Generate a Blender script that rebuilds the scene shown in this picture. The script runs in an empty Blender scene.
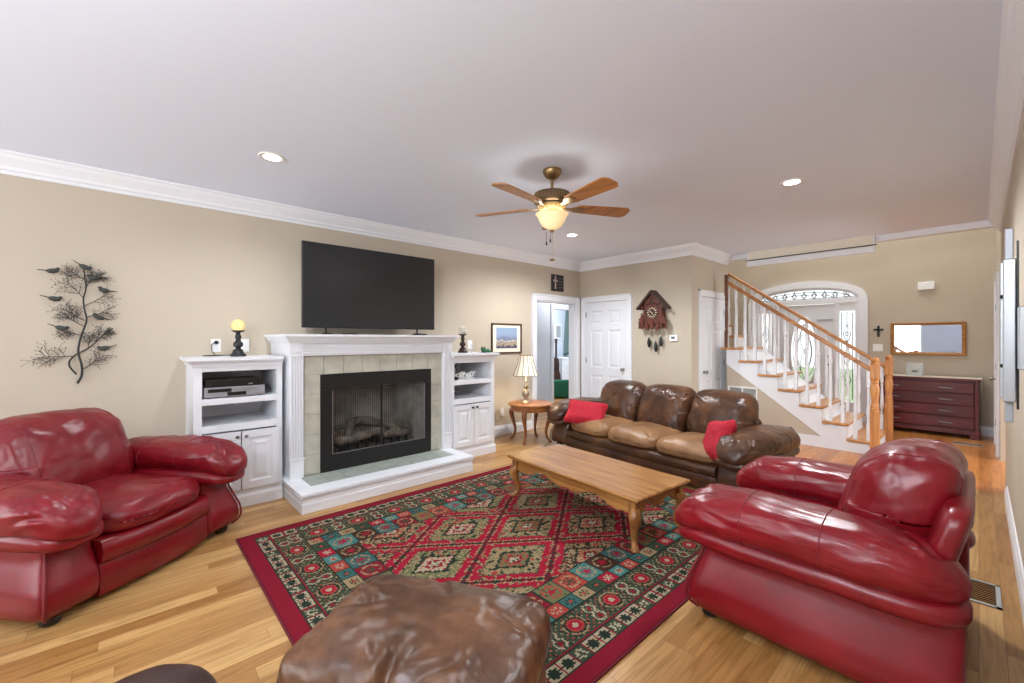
import bpy, bmesh, math, random
from mathutils import Vector, Matrix, noise
random.seed(7)
C = bpy.context.scene.collection
PI = math.pi
R = math.radians

# ------------------------------------------------------------------ camera
cam_data = bpy.data.cameras.new('camera')
cam_data.sensor_width = 36
cam_data.lens = 424 / 1024 * 36
cam_data.shift_y = -2 / 1024
cam_data.clip_start = 0.02
cam = bpy.data.objects.new('camera', cam_data)
cam.location = (0, 0, 1.40)
cam.rotation_euler = (PI / 2, 0, math.atan(467 / 424))
C.objects.link(cam)
bpy.context.scene.camera = cam

# ------------------------------------------------------------------ world, exposure
sc = bpy.context.scene
sc.view_settings.view_transform = 'Standard'
sc.view_settings.look = 'None'
sc.view_settings.exposure = 0.45
sc.view_settings.gamma = 1.0
sc.view_settings.use_curve_mapping = False
w = bpy.data.worlds.new('daylight')
sc.world = w
w.use_nodes = True
w.node_tree.nodes['Background'].inputs[0].default_value = (0.93, 0.97, 1.0, 1)
w.node_tree.nodes['Background'].inputs[1].default_value = 1.7

# ------------------------------------------------------------------ lights
def area(name, loc, rot, sx, sy, power, col=(1, 1, 1)):
    l = bpy.data.lights.new(name, 'AREA')
    l.shape = 'RECTANGLE'; l.size = sx; l.size_y = sy
    l.energy = power; l.color = col
    o = bpy.data.objects.new(name, l); o.location = loc; o.rotation_euler = rot
    C.objects.link(o); return o
def point(name, loc, power, radius=0.05, col=(1, 0.85, 0.65)):
    l = bpy.data.lights.new(name, 'POINT'); l.energy = power; l.shadow_soft_size = radius; l.color = col
    o = bpy.data.objects.new(name, l); o.location = loc; C.objects.link(o); return o
def spot(name, loc, power, size, col=(1, 0.93, 0.82)):
    l = bpy.data.lights.new(name, 'SPOT'); l.energy = power; l.spot_size = size; l.spot_blend = 0.6
    l.shadow_soft_size = 0.06; l.color = col
    o = bpy.data.objects.new(name, l); o.location = loc; C.objects.link(o); return o
# daylight through the windows of the wall behind the camera
area('rear_window_light', (-2.9, -3.25, 1.30), (R(116), 0, 0), 3.4, 2.0, 74, (0.93, 0.97, 1.0))
# added fill aimed up at the ceiling, standing in for a bounced flash
area('ceiling_fill', (-0.6, -1.5, 2.28), (R(128), 0, R(12)), 0.45, 0.45, 76, (0.92, 0.96, 1.0))
# daylight from the dining room through the wide opening in the right wall
area('dining_window_light', (2.3, 6.8, 1.5), (0, R(90), 0), 1.8, 1.6, 70, (0.95, 0.98, 1.0))
# added overhead fill standing in for daylight in the entrance hall and side room
area('entrance_fill', (-1.6, 8.0, 5.0), (0, 0, 0), 3.0, 2.2, 80, (0.95, 0.98, 1.0))
area('bedroom_fill', (-7.0, 7.6, 2.7), (0, 0, 0), 1.4, 1.6, 60, (0.93, 0.97, 1.0))
point('passage_fill', (-5.4, 6.6, 2.3), 14, .1, (1, .96, .92))  # added fill point to brighten the passage, no fitting there
RECESSED = [(-3.489, 0.788), (-1.069, 4.189), (-3.508, 4.224), (-1.08, 0.80)]
for (x, y), pw in zip(RECESSED, (36, 118, 112, 34)):
    spot('recessed_lamp', (x, y, 2.70), pw, R(160), (.92, .96, 1.0))

# ------------------------------------------------------------------ materials
MATS = {}
def nodes_of(m):
    m.use_nodes = True
    nt = m.node_tree
    return nt, nt.nodes, nt.links, nt.nodes['Principled BSDF']
def srgb(r, g, b):
    f = lambda v: v / 12.92 if v <= 0.04045 else ((v + 0.055) / 1.055) ** 2.4
    return (f(r / 255), f(g / 255), f(b / 255), 1)
def mat(name, col, rough=0.5, metal=0.0, spec=0.5, var=0.0, scale=8.0, stretch=(1, 1, 1), bump=0.0, bscale=60.0,
        emit=None, estr=0.0, alpha=None, trans=0.0, coat=0.0):
    if name in MATS: return MATS[name]
    m = bpy.data.materials.new(name); MATS[name] = m
    nt, N, L, b = nodes_of(m)
    c = srgb(*col)
    b.inputs['Base Color'].default_value = c
    b.inputs['Roughness'].default_value = rough
    b.inputs['Metallic'].default_value = metal
    b.inputs['Specular IOR Level'].default_value = spec
    b.inputs['Coat Weight'].default_value = coat
    b.inputs['Transmission Weight'].default_value = trans
    tc = N.new('ShaderNodeTexCoord')
    if var > 0:
        mp = N.new('ShaderNodeMapping'); mp.inputs['Scale'].default_value = stretch
        L.new(tc.outputs['Object'], mp.inputs['Vector'])
        nz = N.new('ShaderNodeTexNoise'); nz.inputs['Scale'].default_value = scale; nz.inputs['Detail'].default_value = 5
        L.new(mp.outputs['Vector'], nz.inputs['Vector'])
        rp = N.new('ShaderNodeValToRGB')
        rp.color_ramp.elements[0].position = 0.3; rp.color_ramp.elements[1].position = 0.72
        rp.color_ramp.elements[0].color = tuple(max(0, v * (1 - var)) for v in c[:3]) + (1,)
        rp.color_ramp.elements[1].color = tuple(min(1, v * (1 + var)) for v in c[:3]) + (1,)
        L.new(nz.outputs['Fac'], rp.inputs['Fac']); L.new(rp.outputs['Color'], b.inputs['Base Color'])
    if bump > 0:
        n2 = N.new('ShaderNodeTexNoise'); n2.inputs['Scale'].default_value = bscale; n2.inputs['Detail'].default_value = 3
        L.new(tc.outputs['Object'], n2.inputs['Vector'])
        bp = N.new('ShaderNodeBump'); bp.inputs['Strength'].default_value = bump; bp.inputs['Distance'].default_value = 0.01
        L.new(n2.outputs['Fac'], bp.inputs['Height']); L.new(bp.outputs['Normal'], b.inputs['Normal'])
    if emit:
        b.inputs['Emission Color'].default_value = srgb(*emit); b.inputs['Emission Strength'].default_value = estr
    if alpha is not None:
        b.inputs['Alpha'].default_value = alpha
    return m

def leather(name, dark, base, light, rough=0.4, wear=0.5, wscale=2.5, spec=0.5, crease=0.14, cscale=3.6):
    m = bpy.data.materials.new(name); MATS[name] = m
    nt, N, L, b = nodes_of(m)
    tc = N.new('ShaderNodeTexCoord')
    nz = N.new('ShaderNodeTexNoise'); nz.inputs['Scale'].default_value = wscale; nz.inputs['Detail'].default_value = 7; nz.inputs['Roughness'].default_value = 0.65
    L.new(tc.outputs['Object'], nz.inputs['Vector'])
    rp = N.new('ShaderNodeValToRGB')
    e = rp.color_ramp.elements
    e[0].position = 0.5 - wear * 0.4; e[0].color = srgb(*dark)
    e[1].position = 0.5 + wear * 0.4; e[1].color = srgb(*light)
    k = e.new(0.5); k.color = srgb(*base)
    L.new(nz.outputs['Fac'], rp.inputs['Fac']); L.new(rp.outputs['Color'], b.inputs['Base Color'])
    # long soft creases + fine pebble grain
    mp = N.new('ShaderNodeMapping'); mp.inputs['Scale'].default_value = (1.0, 1.0, 1.6)
    L.new(tc.outputs['Object'], mp.inputs['Vector'])
    n2 = N.new('ShaderNodeTexNoise'); n2.noise_type = 'RIDGED_MULTIFRACTAL'; n2.inputs['Scale'].default_value = cscale; n2.inputs['Detail'].default_value = 4; n2.inputs['Distortion'].default_value = .6
    L.new(mp.outputs['Vector'], n2.inputs['Vector'])
    vo = N.new('ShaderNodeTexVoronoi'); vo.inputs['Scale'].default_value = 240
    L.new(tc.outputs['Object'], vo.inputs['Vector'])
    b1 = N.new('ShaderNodeBump'); b1.inputs['Strength'].default_value = crease; b1.inputs['Distance'].default_value = 0.012; b1.invert = True
    L.new(n2.outputs['Fac'], b1.inputs['Height'])
    b2 = N.new('ShaderNodeBump'); b2.inputs['Strength'].default_value = 0.12; b2.inputs['Distance'].default_value = 0.002
    L.new(vo.outputs['Distance'], b2.inputs['Height']); L.new(b1.outputs['Normal'], b2.inputs['Normal'])
    L.new(b2.outputs['Normal'], b.inputs['Normal'])
    b.inputs['Roughness'].default_value = rough
    b.inputs['Specular IOR Level'].default_value = spec
    return m

def wood(name, dark, light, rough=0.35, axis=0, scale=3.0):
    if name in MATS: return MATS[name]
    m = bpy.data.materials.new(name); MATS[name] = m
    nt, N, L, b = nodes_of(m)
    tc = N.new('ShaderNodeTexCoord')
    mp = N.new('ShaderNodeMapping')
    s = [9.0, 9.0, 9.0]; s[axis] = 0.8
    mp.inputs['Scale'].default_value = s
    L.new(tc.outputs['Object'], mp.inputs['Vector'])
    nz = N.new('ShaderNodeTexNoise'); nz.inputs['Scale'].default_value = scale; nz.inputs['Detail'].default_value = 6; nz.inputs['Distortion'].default_value = 0.6
    L.new(mp.outputs['Vector'], nz.inputs['Vector'])
    rp = N.new('ShaderNodeValToRGB')
    rp.color_ramp.elements[0].position = 0.33; rp.color_ramp.elements[0].color = srgb(*dark)
    rp.color_ramp.elements[1].position = 0.66; rp.color_ramp.elements[1].color = srgb(*light)
    L.new(nz.outputs['Fac'], rp.inputs['Fac']); L.new(rp.outputs['Color'], b.inputs['Base Color'])
    b.inputs['Roughness'].default_value = rough
    return m

def floor_mat(name, c1, c2, c3, rough, width=0.083, length=1.15):
    m = bpy.data.materials.new(name)
    nt, N, L, b = nodes_of(m)
    tc = N.new('ShaderNodeTexCoord')
    mp = N.new('ShaderNodeMapping'); mp.inputs['Rotation'].default_value = (0, 0, R(90))
    # shift every row of planks by its own amount
    s0 = N.new('ShaderNodeSeparateXYZ'); L.new(tc.outputs['Object'], s0.inputs[0])
    dv = N.new('ShaderNodeMath'); dv.operation = 'DIVIDE'; dv.inputs[1].default_value = -width; L.new(s0.outputs['X'], dv.inputs[0])
    fl = N.new('ShaderNodeMath'); fl.operation = 'FLOOR'; L.new(dv.outputs[0], fl.inputs[0])
    wn = N.new('ShaderNodeTexWhiteNoise'); wn.noise_dimensions = '1D'; L.new(fl.outputs[0], wn.inputs['W'])
    ym = N.new('ShaderNodeMath'); ym.operation = 'MULTIPLY_ADD'; ym.inputs[1].default_value = 7.3; L.new(wn.outputs['Value'], ym.inputs[0]); L.new(s0.outputs['Y'], ym.inputs[2])
    c0 = N.new('ShaderNodeCombineXYZ'); L.new(s0.outputs['X'], c0.inputs['X']); L.new(ym.outputs[0], c0.inputs['Y'])
    L.new(c0.outputs[0], mp.inputs['Vector'])
    br = N.new('ShaderNodeTexBrick')
    br.offset = 0.0; br.offset_frequency = 1; br.squash = 1.0
    br.inputs['Scale'].default_value = 1.0
    br.inputs['Brick Width'].default_value = length; br.inputs['Row Height'].default_value = width
    br.inputs['Mortar Size'].default_value = 0.0011; br.inputs['Mortar Smooth'].default_value = 0.3; br.inputs['Bias'].default_value = 0.0
    br.inputs['Color1'].default_value = (0, 0, 0, 1); br.inputs['Color2'].default_value = (1, 1, 1, 1)
    br.inputs['Mortar'].default_value = (0.5, 0.5, 0.5, 1)
    L.new(mp.outputs['Vector'], br.inputs['Vector'])
    ramp = N.new('ShaderNodeValToRGB')
    e = ramp.color_ramp.elements
    e[0].position = 0.0; e[0].color = srgb(*c1); e[1].position = 1.0; e[1].color = srgb(*c3)
    k = e.new(0.5); k.color = srgb(*c2)
    L.new(br.outputs['Color'], ramp.inputs['Fac'])
    # grain, a different slice of noise per plank
    sep = N.new('ShaderNodeSeparateXYZ'); L.new(tc.outputs['Object'], sep.inputs[0])
    ad = N.new('ShaderNodeMath'); ad.operation = 'MULTIPLY'; ad.inputs[1].default_value = 17.0
    L.new(br.outputs['Color'], ad.inputs[0])
    cmb = N.new('ShaderNodeCombineXYZ')
    L.new(sep.outputs['X'], cmb.inputs['X']); L.new(sep.outputs['Y'], cmb.inputs['Y']); L.new(ad.outputs[0], cmb.inputs['Z'])
    m2 = N.new('ShaderNodeMapping'); m2.inputs['Scale'].default_value = (16, 1.1, 1)
    L.new(cmb.outputs[0], m2.inputs['Vector'])
    nz = N.new('ShaderNodeTexNoise'); nz.inputs['Scale'].default_value = 2.2; nz.inputs['Detail'].default_value = 7; nz.inputs['Distortion'].default_value = 1.3
    L.new(m2.outputs['Vector'], nz.inputs['Vector'])
    gr = N.new('ShaderNodeValToRGB')
    gr.color_ramp.elements[0].position = 0.34; gr.color_ramp.elements[0].color = (0.62, 0.55, 0.46, 1)
    gr.color_ramp.elements[1].position = 0.56; gr.color_ramp.elements[1].color = (1, 1, 1, 1)
    L.new(nz.outputs['Fac'], gr.inputs['Fac'])
    mx = N.new('ShaderNodeMix'); mx.data_type = 'RGBA'; mx.blend_type = 'MULTIPLY'; mx.inputs['Factor'].default_value = 0.75
    L.new(ramp.outputs['Color'], mx.inputs['A']); L.new(gr.outputs['Color'], mx.inputs['B'])
    m3 = N.new('ShaderNodeMix'); m3.data_type = 'RGBA'; m3.blend_type = 'MIX'
    L.new(br.outputs['Fac'], m3.inputs['Factor']); L.new(mx.outputs['Result'], m3.inputs['A'])
    m3.inputs['B'].default_value = srgb(128, 84, 44)
    L.new(m3.outputs['Result'], b.inputs['Base Color'])
    b.inputs['Roughness'].default_value = rough
    return m

M_wall = mat('beige_wall_paint', (194, 182, 164), 0.75, var=0.02, scale=2, bump=0.03, bscale=220)
M_ceil = mat('white_ceiling_paint', (229, 237, 252), 0.9)
M_trim = mat('white_trim_paint', (233, 235, 240), 0.42)
M_door = mat('white_door_paint', (229, 232, 238), 0.4)
M_cab = mat('white_cabinet_paint', (231, 233, 238), 0.38)
M_grey_wall = mat('grey_blue_paint', (172, 178, 192), 0.8)
M_room = mat('pale_blue_paint', (214, 222, 232), 0.8)
M_floor = floor_mat('oak_floor', (158, 112, 60), (184, 139, 84), (206, 165, 108), 0.3)
M_floor2 = floor_mat('orange_oak_floor', (176, 108, 52), (196, 128, 68), (212, 146, 84), 0.28)
M_red = leather('red_leather', (90, 6, 14), (120, 10, 23), (144, 20, 34), 0.31, 0.9, 3.0)
M_redseam = mat('red_seam', (120, 20, 32), 0.5)
M_brown = leather('brown_leather', (42, 25, 15), (72, 44, 27), (108, 70, 42), 0.32, 0.5, 3.6, crease=.3, cscale=5.5)
M_tan = leather('worn_tan_leather', (104, 74, 48), (140, 102, 68), (164, 124, 84), 0.42, 0.6, 3.0, crease=.26, cscale=5.0)
M_ott = leather('ottoman_leather', (58, 36, 22), (88, 56, 36), (120, 80, 52), 0.34, 0.5, 5.5, crease=.12, cscale=5.0)
M_dkleather = leather('dark_leather', (40, 26, 24), (54, 34, 30), (66, 42, 36), 0.4, 0.6, 3.0)
M_brownseam = mat('brown_seam', (62, 40, 26), 0.5)
M_black = mat('black_plastic', (18, 18, 20), 0.35)
M_blackmetal = mat('black_metal', (20, 20, 21), 0.45, bump=0.02)
M_screen = mat('tv_screen', (34, 35, 37), 0.3, spec=0.5)
M_oak = wood('oak_top', (138, 88, 40), (182, 130, 72), 0.28, 0)
M_oakleg = wood('oak_leg', (124, 76, 34), (166, 114, 60), 0.35, 2)
M_rail = wood('oak_rail', (150, 92, 46), (196, 136, 80), 0.4, 0)
M_newel = wood('oak_newel', (178, 112, 58), (214, 152, 92), 0.4, 2)
M_dkpost = wood('dark_stained_post', (84, 46, 26), (116, 66, 38), 0.4, 2)
M_walnut = wood('walnut_table', (120, 70, 34), (168, 108, 58), 0.32, 0)
M_walnutleg = wood('walnut_leg', (100, 56, 28), (142, 86, 46), 0.35, 2)
M_mahog = wood('mahogany', (74, 20, 26), (110, 36, 40), 0.35, 0)
M_tread = wood('oak_tread', (170, 112, 62), (206, 150, 92), 0.3, 1)
M_redcloth = mat('red_velvet', (176, 22, 44), 0.85, var=0.12, scale=40, bump=0.2, bscale=300)
M_brass = mat('antique_brass', (150, 122, 84), 0.35, metal=0.85, var=0.15, scale=12)
M_steel = mat('brushed_steel', (170, 172, 176), 0.35, metal=0.8)
M_nickel = mat('satin_nickel', (150, 148, 146), 0.3, metal=0.9)
M_silver = mat('silver_plastic', (160, 162, 168), 0.35, metal=0.3)
M_whiteplast = mat('white_plastic', (238, 238, 236), 0.35)
M_tile = mat('stone_tile', (184, 182, 168), 0.45, var=0.16, scale=9, bump=0.03, bscale=40)
M_tilefloor = mat('slate_tile', (160, 166, 158), 0.4, var=0.16, scale=12)
M_grout = mat('grout', (160, 158, 146), 0.8)
M_firebrick = mat('sooty_firebrick', (172, 168, 160), 0.9, var=0.3, scale=7, bump=0.2, bscale=30)
M_log = mat('charred_log', (136, 124, 112), 0.9, var=0.6, scale=14, bump=0.5, bscale=40)
M_glass = mat('smoked_glass', (30, 31, 33), 0.06, alpha=0.14, spec=.3)
M_lampglass = mat('amber_glass', (232, 214, 176), 0.3, var=.15, scale=14, emit=(255, 222, 160), estr=0.42)
M_bulb = mat('lit_lens', (255, 252, 244), 0.4, emit=(255, 250, 240), estr=14)
M_bead = mat('pearl_beads', (226, 200, 150), 0.25, emit=(255, 206, 120), estr=0.16)
M_beadoff = mat('pale_beads', (226, 220, 208), 0.25)
M_darkpewter = mat('dark_pewter', (44, 40, 38), 0.3, metal=0.5)
M_dkwood = mat('dark_turned_wood', (52, 34, 24), 0.35)
M_rodblack = mat('blackened_iron', (34, 34, 34), 0.5)
M_bird = mat('patinated_iron', (52, 56, 52), 0.5, var=0.3, scale=60)
M_green = mat('green_velvet', (10, 88, 62), 0.8, var=0.2, scale=20)
M_greenglass = mat('green_glaze', (40, 92, 62), 0.25, var=0.3, scale=40)
M_clock = wood('carved_walnut', (52, 22, 12), (108, 48, 26), 0.45, 2, 5)
M_clockdk = wood('dark_carved_walnut', (40, 20, 14), (72, 36, 24), 0.5, 2, 5)
M_lead = mat('lead_came', (70, 76, 84), 0.4, metal=0.5)
M_clear = mat('bevelled_glass', (225, 238, 245), 0.05, alpha=0.25)
M_mirror = mat('mirror_silver', (235, 238, 240), 0.02, metal=1.0)
M_gilt = wood('gilt_oak_frame', (140, 92, 42), (184, 130, 68), 0.4, 0)
M_paleback = mat('cream_paper', (238, 230, 212), 0.8)
M_cream = mat('cream_cloth', (228, 214, 196), 0.85)
M_shade = mat('cream_lampshade', (240, 232, 214), 0.8, emit=(255, 240, 214), estr=0.12)
M_shaderib = mat('brown_braid', (110, 88, 66), 0.8)
M_outlet_blk = mat('black_socket', (34, 36, 40), 0.4)
M_ventgrey = mat('vent_grey', (176, 182, 184), 0.5, metal=0.3)
M_dark = mat('dark_recess', (24, 22, 20), 0.9)
M_rugedge = mat('rug_binding', (96, 18, 34), 0.95)
M_leaf = mat('garden_leaves', (96, 128, 84), 0.8, var=0.4, scale=6)
M_grass = mat('lawn', (150, 172, 120), 0.9, var=0.2, scale=3)
M_teal = mat('teal_curtain', (112, 136, 136), 0.85, var=0.1, scale=20)

# ------------------------------------------------------------------ mesh helpers
class MB:
    def __init__(s): s.v = []; s.f = []
    def add(s, vs, fs):
        o = len(s.v); s.v += [tuple(v) for v in vs]; s.f += [tuple(i + o for i in f) for f in fs]
        return s
    def box(s, x0, x1, y0, y1, z0, z1):
        x0, x1 = min(x0, x1), max(x0, x1); y0, y1 = min(y0, y1), max(y0, y1); z0, z1 = min(z0, z1), max(z0, z1)
        return s.add([(x0,y0,z0),(x1,y0,z0),(x1,y1,z0),(x0,y1,z0),(x0,y0,z1),(x1,y0,z1),(x1,y1,z1),(x0,y1,z1)],
              [(0,3,2,1),(4,5,6,7),(0,1,5,4),(1,2,6,5),(2,3,7,6),(3,0,4,7)])
    def quad(s, a, b, c, d): return s.add([a, b, c, d], [(0, 1, 2, 3)])
    def lathe(s, prof, n=20, c=(0, 0, 0), caps=True):
        vs = []; fs = []; m = len(prof)
        for r, z in prof:
            for i in range(n):
                a = 2 * PI * i / n
                vs.append((c[0] + r * math.cos(a), c[1] + r * math.sin(a), c[2] + z))
        for j in range(m - 1):
            for i in range(n):
                k = (i + 1) % n
                fs.append((j*n+i, j*n+k, (j+1)*n+k, (j+1)*n+i))
        if caps:
            fs.append(tuple(range(n - 1, -1, -1))); fs.append(tuple((m-1)*n + i for i in range(n)))
        return s.add(vs, fs)
    def tube(s, pts, r, n=8, closed=False):
        pts = [Vector(p) for p in pts]; m = len(pts)
        rs = r if isinstance(r, (list, tuple)) else [r] * m
        vs = []; fs = []; prev = None
        for i, p in enumerate(pts):
            if closed: t = pts[(i + 1) % m] - pts[i - 1]
            else: t = pts[min(i + 1, m - 1)] - pts[max(i - 1, 0)]
            if t.length < 1e-9: t = Vector((0, 0, 1))
            t.normalize()
            if prev is None:
                u = t.cross(Vector((0, 0, 1)))
                if u.length < 1e-3: u = t.cross(Vector((1, 0, 0)))
            else:
                u = prev - t * prev.dot(t)
                if u.length < 1e-6: u = t.cross(Vector((1, 0, 0)))
            u.normalize(); prev = u; v = t.cross(u)
            for k in range(n):
                a = 2 * PI * k / n
                vs.append(p + (u * math.cos(a) + v * math.sin(a)) * rs[i])
        for i in range(m if closed else m - 1):
            j = (i + 1) % m
            for k in range(n):
                q = (k + 1) % n
                fs.append((i*n+k, i*n+q, j*n+q, j*n+k))
        if not closed:
            fs.append(tuple(range(n - 1, -1, -1))); fs.append(tuple((m-1)*n + i for i in range(n)))
        return s.add(vs, fs)
    def prism(s, poly, axis, a, b):
        # poly: list of 2D; axis 0: (y,z) extruded along x; 1: (x,z) along y; 2: (x,y) along z
        def P(p, t):
            return (t, p[0], p[1]) if axis == 0 else (p[0], t, p[1]) if axis == 1 else (p[0], p[1], t)
        n = len(poly)
        vs = [P(p, a) for p in poly] + [P(p, b) for p in poly]
        fs = [tuple(range(n)), tuple(range(2*n - 1, n - 1, -1))]
        fs += [(i, i + n, (i + 1) % n + n, (i + 1) % n) for i in range(n)]
        return s.add(vs, fs)
    def sweep(s, path, prof, side=1, closed=False, z=0.0):
        # path: plan polyline; prof: (out, up) outline; side=+1 offsets to the right of travel
        P = [Vector(p) for p in path]; m = len(P); n = len(prof); vs = []; fs = []
        def nrm(a, b):
            d = (b - a).normalized(); return Vector((d.y, -d.x)) * side
        for i in range(m):
            if closed: n1, n2 = nrm(P[i - 1], P[i]), nrm(P[i], P[(i + 1) % m])
            else:
                n1 = nrm(P[i - 1], P[i]) if i > 0 else nrm(P[0], P[1])
                n2 = nrm(P[i], P[i + 1]) if i < m - 1 else nrm(P[m - 2], P[m - 1])
            mt = (n1 + n2) / (1 + n1.dot(n2))
            for o, u in prof:
                q = P[i] + mt * o; vs.append((q.x, q.y, z + u))
        for i in range(m if closed else m - 1):
            j = (i + 1) % m
            for k in range(n):
                q = (k + 1) % n
                fs.append((i*n+k, i*n+q, j*n+q, j*n+k))
        if not closed:
            fs.append(tuple(range(n))); fs.append(tuple((m-1)*n + k for k in range(n - 1, -1, -1)))
        return s.add(vs, fs)
    def xf(s, M, start=0):
        for i in range(start, len(s.v)): s.v[i] = tuple(M @ Vector(s.v[i]))
        return s
    def panels(s, xs, zs, y, sgn=-1, depth=0.009):
        """moulded face in the xz plane at y; odd cells of xs/zs are raised-and-fielded panels"""
        for i in range(len(xs) - 1):
            for j in range(len(zs) - 1):
                x0, x1, z0, z1 = xs[i], xs[i+1], zs[j], zs[j+1]
                if i % 2 == 1 and j % 2 == 1:
                    w_ = min(x1 - x0, z1 - z0)
                    rings = [(0, 0), (min(.012, w_*.08), depth), (min(.03, w_*.16), depth), (min(.06, w_*.3), .001)]
                    vs = []
                    for ins, d in rings:
                        yy = y - sgn * d
                        vs += [(x0+ins, yy, z0+ins), (x1-ins, yy, z0+ins), (x1-ins, yy, z1-ins), (x0+ins, yy, z1-ins)]
                    fs = []
                    for r in range(3):
                        for k in range(4):
                            q = (k + 1) % 4
                            fs.append((r*4+k, r*4+q, r*4+4+q, r*4+4+k))
                    fs.append((12, 13, 14, 15))
                    s.add(vs, fs)
                else:
                    s.quad((x0, y, z0), (x1, y, z0), (x1, y, z1), (x0, y, z1))
        return s

def build(name, mb, m, parent=None, smooth=False, bevel=0.0, angle=None, kind=None, label=None):
    me = bpy.data.meshes.new(name)
    me.from_pydata(mb.v, [], mb.f); me.validate(); me.update()
    bm = bmesh.new(); bm.from_mesh(me)
    bmesh.ops.remove_doubles(bm, verts=bm.verts, dist=1e-5)
    bmesh.ops.recalc_face_normals(bm, faces=bm.faces)
    bm.to_mesh(me); bm.free()
    me.materials.append(m)
    o = bpy.data.objects.new(name, me); C.objects.link(o)
    if smooth:
        for p in me.polygons: p.use_smooth = True
        if angle:
            me.set_sharp_from_angle(angle=R(angle))
    if bevel > 0:
        bv = o.modifiers.new('bevel', 'BEVEL'); bv.width = bevel; bv.segments = 2; bv.limit_method = 'ANGLE'; bv.angle_limit = R(40)
    if parent: o.parent = parent
    if kind: o['kind'] = kind
    if label: o['label'] = label
    return o
def thing(name, label, cat, loc=(0, 0, 0), rz=0.0, group=None):
    o = bpy.data.objects.new(name, None); o.empty_display_size = 0.1; C.objects.link(o)
    o.location = loc; o.rotation_euler = (0, 0, rz)
    o['label'] = label; o['category'] = cat
    if group: o['group'] = group
    return o
def tag(o, label, cat, group=None):
    o['label'] = label; o['category'] = cat
    if group: o['group'] = group
    return o
def struct(name, mb, m, **k): return build(name, mb, m, kind='structure', **k)
def copy_tree(o, parent=None):
    c = o.copy(); C.objects.link(c)
    if parent: c.parent = parent
    for ch in list(o.children): copy_tree(ch, c)
    return c

# --- soft cushions: superellipsoid boxes with a deform function
def soft(half, k=4.0, n=22, c=(0, 0, 0), fn=None, wr=0.0, wf=6.0, seed=0.0, anis=(1, 1, 1)):
    pts = {}; vs = []; fs = []
    def vid(p):
        key = tuple(round(t, 5) for t in p)
        if key not in pts: pts[key] = len(vs); vs.append(p)
        return pts[key]
    for ax in range(3):
        for sg in (-1, 1):
            g = {}
            for i in range(n + 1):
                for j in range(n + 1):
                    a = math.sin((2 * i / n - 1) * PI / 2 * 0.999) / math.sin(PI / 2 * 0.999); b = math.sin((2 * j / n - 1) * PI / 2 * 0.999) / math.sin(PI / 2 * 0.999)
                    a = 0.5 * a + 0.5 * (2 * i / n - 1); b = 0.5 * b + 0.5 * (2 * j / n - 1)
                    p = [0, 0, 0]; p[ax] = sg; p[(ax+1) % 3] = a; p[(ax+2) % 3] = b
                    g[i, j] = vid(tuple(p))
            for i in range(n):
                for j in range(n):
                    q = (g[i, j], g[i+1, j], g[i+1, j+1], g[i, j+1])
                    fs.append(q if sg > 0 else q[::-1])
    kk = k if isinstance(k, (tuple, list)) else (k, k, k)
    out = []
    for p in vs:
        # superellipsoid radius along p (mixed exponents solved by bisection)
        lo, hi = 0.3, 1.0
        for _ in range(18):
            t = (lo + hi) / 2
            s_ = sum(abs(p[i] * t) ** kk[i] for i in range(3))
            if s_ > 1: hi = t
            else: lo = t
        q = Vector((p[0] * lo * half[0], p[1] * lo * half[1], p[2] * lo * half[2]))
        if fn: q = Vector(fn(q, half))
        if wr:
            nn = Vector((q.x / half[0] ** 2, q.y / half[1] ** 2, q.z / half[2] ** 2))
            if nn.length > 0: nn.normalize()
            s3 = Vector((q.x * anis[0], q.y * anis[1], q.z * anis[2])) * wf + Vector((seed, seed * 1.7, -seed))
            h = noise.fractal(s3, 0.9, 2.1, 4)
            q = q + nn * h * wr
        out.append((q.x + c[0], q.y + c[1], q.z + c[2]))
    mb = MB(); mb.add(out, fs); return mb
def creases(seed, n, w_, h_, amp=.012, width=.014, focus=None):
    """soft folds across a w_ x h_ patch: returns f(x, y) -> height"""
    rg_ = random.Random(seed); segs = []
    for _ in range(n):
        if focus and rg_.random() < .7:
            fx0, fy0 = rg_.choice(focus); x, y = fx0 * w_, fy0 * h_
            a = math.atan2(-y, -x) + rg_.uniform(-.75, .75)
        else:
            x, y = rg_.uniform(-.9, .9) * w_, rg_.uniform(-.9, .9) * h_; a = rg_.uniform(0, PI)
        segs.append((x, y, math.cos(a), math.sin(a), rg_.uniform(.35, .95) * min(w_, h_), amp * rg_.uniform(.4, 1), width * rg_.uniform(.7, 1.5), rg_.uniform(-1, 1)))
    def f_(x, y):
        t_ = 0.0
        for (x0, y0, ca, sa, ln, am, wd, bend) in segs:
            dx, dy = x - x0, y - y0
            l_ = dx * ca + dy * sa
            if l_ < -.02 or l_ > ln: continue
            d_ = (-dx * sa + dy * ca - bend * .25 * l_ * (1 - l_ / ln)) / wd
            if abs(d_) > 4: continue
            fade = max(0, math.sin(PI * min(1, (l_ + .02) / (ln + .02)) ** .7))
            t_ += am * fade * (-math.exp(-d_ * d_) + .7 * math.exp(-(d_ - 1.7) ** 2 * .7) + .3 * math.exp(-(d_ + 1.7) ** 2))
        return t_
    return f_
from mathutils.bvhtree import BVHTree
def on_surface(mb, pts, lift=.001):
    t_ = BVHTree.FromPolygons([Vector(v) for v in mb.v], mb.f); out = []
    for p in pts:
        loc, nrm_, _, _ = t_.find_nearest(Vector(p)); d_ = Vector(p) - loc
        out.append(loc + (nrm_ if nrm_.dot(loc - Vector(mb.v[0])) > -9 else nrm_) * lift)
    return out
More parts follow.
